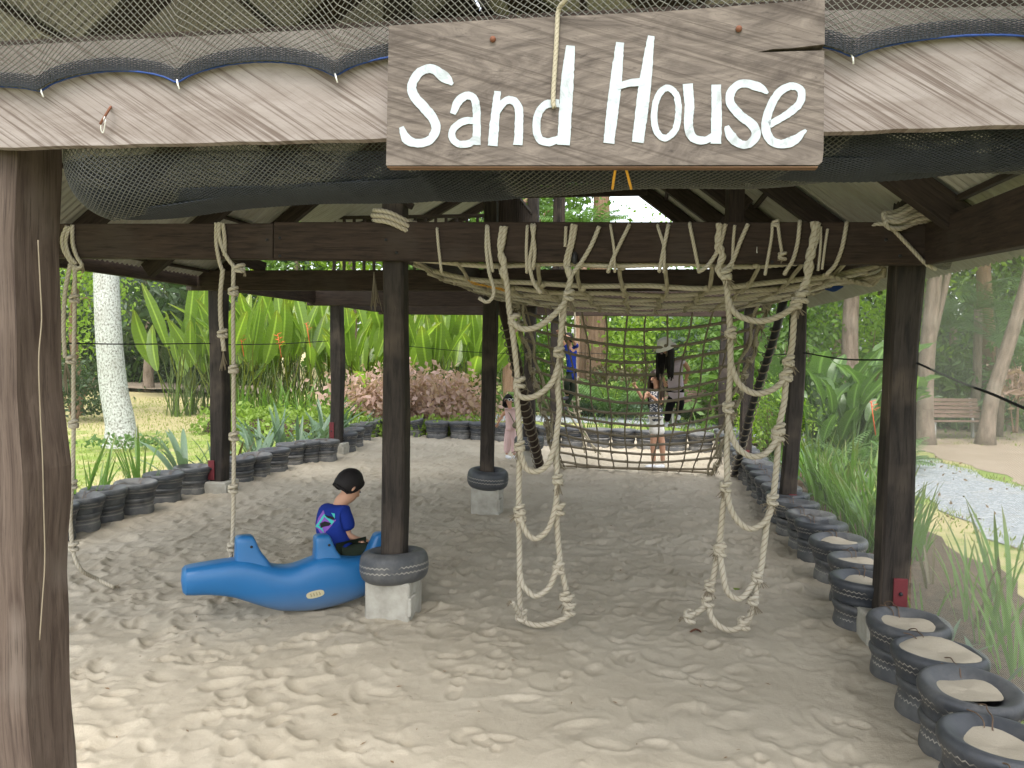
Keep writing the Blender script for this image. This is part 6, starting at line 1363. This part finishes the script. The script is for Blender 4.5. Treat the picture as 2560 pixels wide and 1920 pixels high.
# grass blades on the lawns that show
n = 30000; px_ = np.concatenate([nrg.uniform(-16, -4.9, n//2), nrg.uniform(-5, 8, n//4), nrg.uniform(4.9, 13, n-n//2-n//4)]); py_ = np.concatenate([nrg.uniform(8, 27, n//2), nrg.uniform(17.5, 27, n//4), nrg.uniform(5, 20, n-n//2-n//4)])
dd = np.stack([px_, py_], 1); cp = catmull(pm, 10); okk = np.array([np.min(np.hypot(*(cp-d).T)) > 1.15 for d in dd]); dd = dd[okk]; dd = dd[~((dd[:, 0] > 7.0) & (dd[:, 1] < 17))]; n = len(dd)
z0 = -.06+np.clip((np.hypot(dd[:, 0], dd[:, 1]-9)-16)*.012, 0, .6); hgt = nrg.uniform(.03, .085, n); a = nrg.uniform(0, 6.28, n); w = .012
v = np.stack([np.c_[dd[:, 0]-w*np.cos(a), dd[:, 1]-w*np.sin(a), z0-.01], np.c_[dd[:, 0]+w*np.cos(a), dd[:, 1]+w*np.sin(a), z0-.01], np.c_[dd+nrg.normal(0, .03, (n, 2)), z0+hgt]], 1)
b = MB(); g = np.zeros((n, 3, 3)); g[:, :, 2] = nrg.random(n)[:, None]; b.add(v.reshape(-1, 3), t=np.arange(3*n).reshape(n, 3), g=g.reshape(-1, 3)); kind(b.build('grass', M['grass_blade'], None, smooth=False), 'stuff')
# benches
def bench(label, c, yaw, w=1.6):
    r = thing('park_bench', label, 'bench', c); R_ = Matrix.Rotation(yaw, 3, 'Z')
    T = lambda x, y, z: V3(c)+np.array(R_ @ Vector((x, y, z)))
    D = lambda x, y, z: np.array(R_ @ Vector((x, y, z)))
    for i in range(5):
        b = MB(); b.obox(T(0, -.24+i*.10, .44-.006*i), D(w/2, 0, 0), D(0, .042, 0), D(0, 0, .016), .004); b.build('seat_slat', M['bench'], r, smooth=False)
    for i in range(5):
        b = MB(); b.obox(T(0, .245+.028*i, .53+i*.095), D(w/2, 0, 0), D(0, .012, 0), D(0, .012, .040), .004); b.build('back_slat', M['bench'], r, smooth=False)
    for sx in (-1, 1):
        b = MB(); x = sx*(w/2-.18)
        b.bar(T(x, -.22, -.05), T(x, -.2, .42), .06, .06, D(0, 1, 0)); b.bar(T(x, .2, -.05), T(x, .24, .46), .06, .06, D(0, 1, 0)); b.bar(T(x, .24, .44), T(x, .39, .96), .05, .05, D(0, 1, 0)); b.bar(T(x, -.25, .405), T(x, .26, .395), .05, .05); b.build('leg_frame', M['grey'], r, smooth=False)
        b = MB(); b.bar(T(sx*(w/2-.05), -.28, .64), T(sx*(w/2-.05), .30, .66), .05, .04); b.bar(T(sx*(w/2-.05), -.25, .42), T(sx*(w/2-.05), -.25, .63), .04, .04, D(0, 1, 0)); b.build('armrest', M['bench'], r, smooth=False)
    return r
bc = at(2392, 18.4); bench('brown slatted park bench right of the near right post, by the path', bc, .08, 1.62)
bc = at(1745, 21.0); bench('brown slatted park bench seen through the climbing net', bc, -.06, 1.7)
# a pale house glimpsed beyond the heliconias
hx = at(1118, 60); r = thing('house', 'pale house with a blue grey fascia glimpsed between heliconia leaves', 'house', hx)
b = MB(); b.obox((hx[0], 62, 2.4), (4, 0, 0), (0, 2, 0), (0, 0, 2.4)); b.build('wall', M['whitewall'], r, smooth=False)
b = MB(); b.obox((hx[0], 61.6, 5.0), (4.5, 0, 0), (0, 2.6, 0), (0, 0, .2)); b.build('roof', M['bluegrey'], r, smooth=False)
b = MB(); b.obox((hx[0]+.6, 59.98, 2.8), (.7, 0, 0), (0, .05, 0), (0, 0, .6)); b.build('window', M['glass'], r, smooth=False)
# a curled leaf on the sand
p = G(1735, 1587); b = MB(); b.grid(np.array([[p+np.array([x*.05, y*.012, .012+.02*math.sin(x*2+1)+abs(y)*.01]) for y in (-1, 0, 1)] for x in np.linspace(-1, 1, 6)])); tag(b.build('dry_leaf', M['nail'], None), 'small dark curled leaf lying on the sand below the right rope ladder', 'leaf')

# dry bits scattered over the sand, bolts at the joints
n = 170; u = nrg.uniform(-3.5, 3.3, n); s_ = -2.6+9*nrg.random(n)**1.6; b = MB()
pp = np.array([S(a, c) for a, c in zip(u, s_)]); pp[:, 2] = [sand_z(x, y)+.004 for x, y, _ in pp]
l = nrg.uniform(.006, .022, n); a = nrg.uniform(0, 6.28, n); w = l*nrg.uniform(.15, .5, n)
d = np.stack([np.cos(a), np.sin(a), nrg.normal(0, .15, n)], 1); e = np.stack([-np.sin(a), np.cos(a), nrg.normal(0, .2, n)], 1)
v = np.stack([pp-d*l[:, None], pp+e*w[:, None]+np.array([0, 0, .003]), pp+d*l[:, None], pp-e*w[:, None]], 1); b.add(v.reshape(-1, 3), np.arange(4*n).reshape(n, 4)); kind(b.build('dry_litter', M['deadleaf'], None, smooth=False), 'stuff')
for px, py in ((965, 600), (992, 632), (700, 595), (700, 640), (668, 600), (2215, 600), (2250, 640), (1930, 655)):
    b = MB(); c = tb(px, py, .0); b.tube([c, c+np.array([*(-AX*.008), 0])], .011, 8); b.build('bolt', M['blacksteel'], PAV)
b = MB(); c = tb(1892, 628, .004); b.tube([c+np.array([0, 0, .03]), c, c+np.array([.002, 0, -.012])], [.0012, .003, .0035], 5); b.build('cable_tie', M['staple'], PAV)

# fallen leaves and stray blades on the path and its worn edge
n = 420; ci = nrg.integers(0, len(cp), n); off = nrg.choice([-1, 1], n)*nrg.uniform(.2, 1.35, n); t_ = np.gradient(cp, axis=0)[ci]; t_ /= np.linalg.norm(t_, axis=1)[:, None]
q_ = cp[ci]+np.stack([t_[:, 1], -t_[:, 0]], 1)*off[:, None]+t_*nrg.uniform(-.4, .4, (n, 1)); z_ = np.clip((np.hypot(q_[:, 0], q_[:, 1]-9)-16)*.012, 0, .6)-.030
b = MB(); leaves(b, np.c_[q_, z_], n, .075, .5); kind(b.build('fallen_leaves', M['deadleaf'], None, smooth=False), 'stuff')
n = 5200; ci = nrg.integers(0, len(cp), n); off = nrg.choice([-1, 1], n)*(1.0+nrg.normal(0, .11, n)); t_ = np.gradient(cp, axis=0)[ci]; t_ /= np.linalg.norm(t_, axis=1)[:, None]
q_ = cp[ci]+np.stack([t_[:, 1], -t_[:, 0]], 1)*off[:, None]+t_*nrg.uniform(-.5, .5, (n, 1)); z_ = np.clip((np.hypot(q_[:, 0], q_[:, 1]-9)-16)*.012, 0, .6)-.05; a = nrg.uniform(0, 6.28, n); h_ = nrg.uniform(.02, .075, n)
v = np.stack([np.c_[q_[:, 0]-.011*np.cos(a), q_[:, 1]-.011*np.sin(a), z_-.01], np.c_[q_[:, 0]+.011*np.cos(a), q_[:, 1]+.011*np.sin(a), z_-.01], np.c_[q_+nrg.normal(0, .03, (n, 2)), z_+h_]], 1)
b = MB(); g = np.zeros((n, 3, 3)); g[:, :, 2] = nrg.random(n)[:, None]; b.add(v.reshape(-1, 3), t=np.arange(3*n).reshape(n, 3), g=g.reshape(-1, 3)); kind(b.build('grass', M['grass_blade'], None, smooth=False), 'stuff')
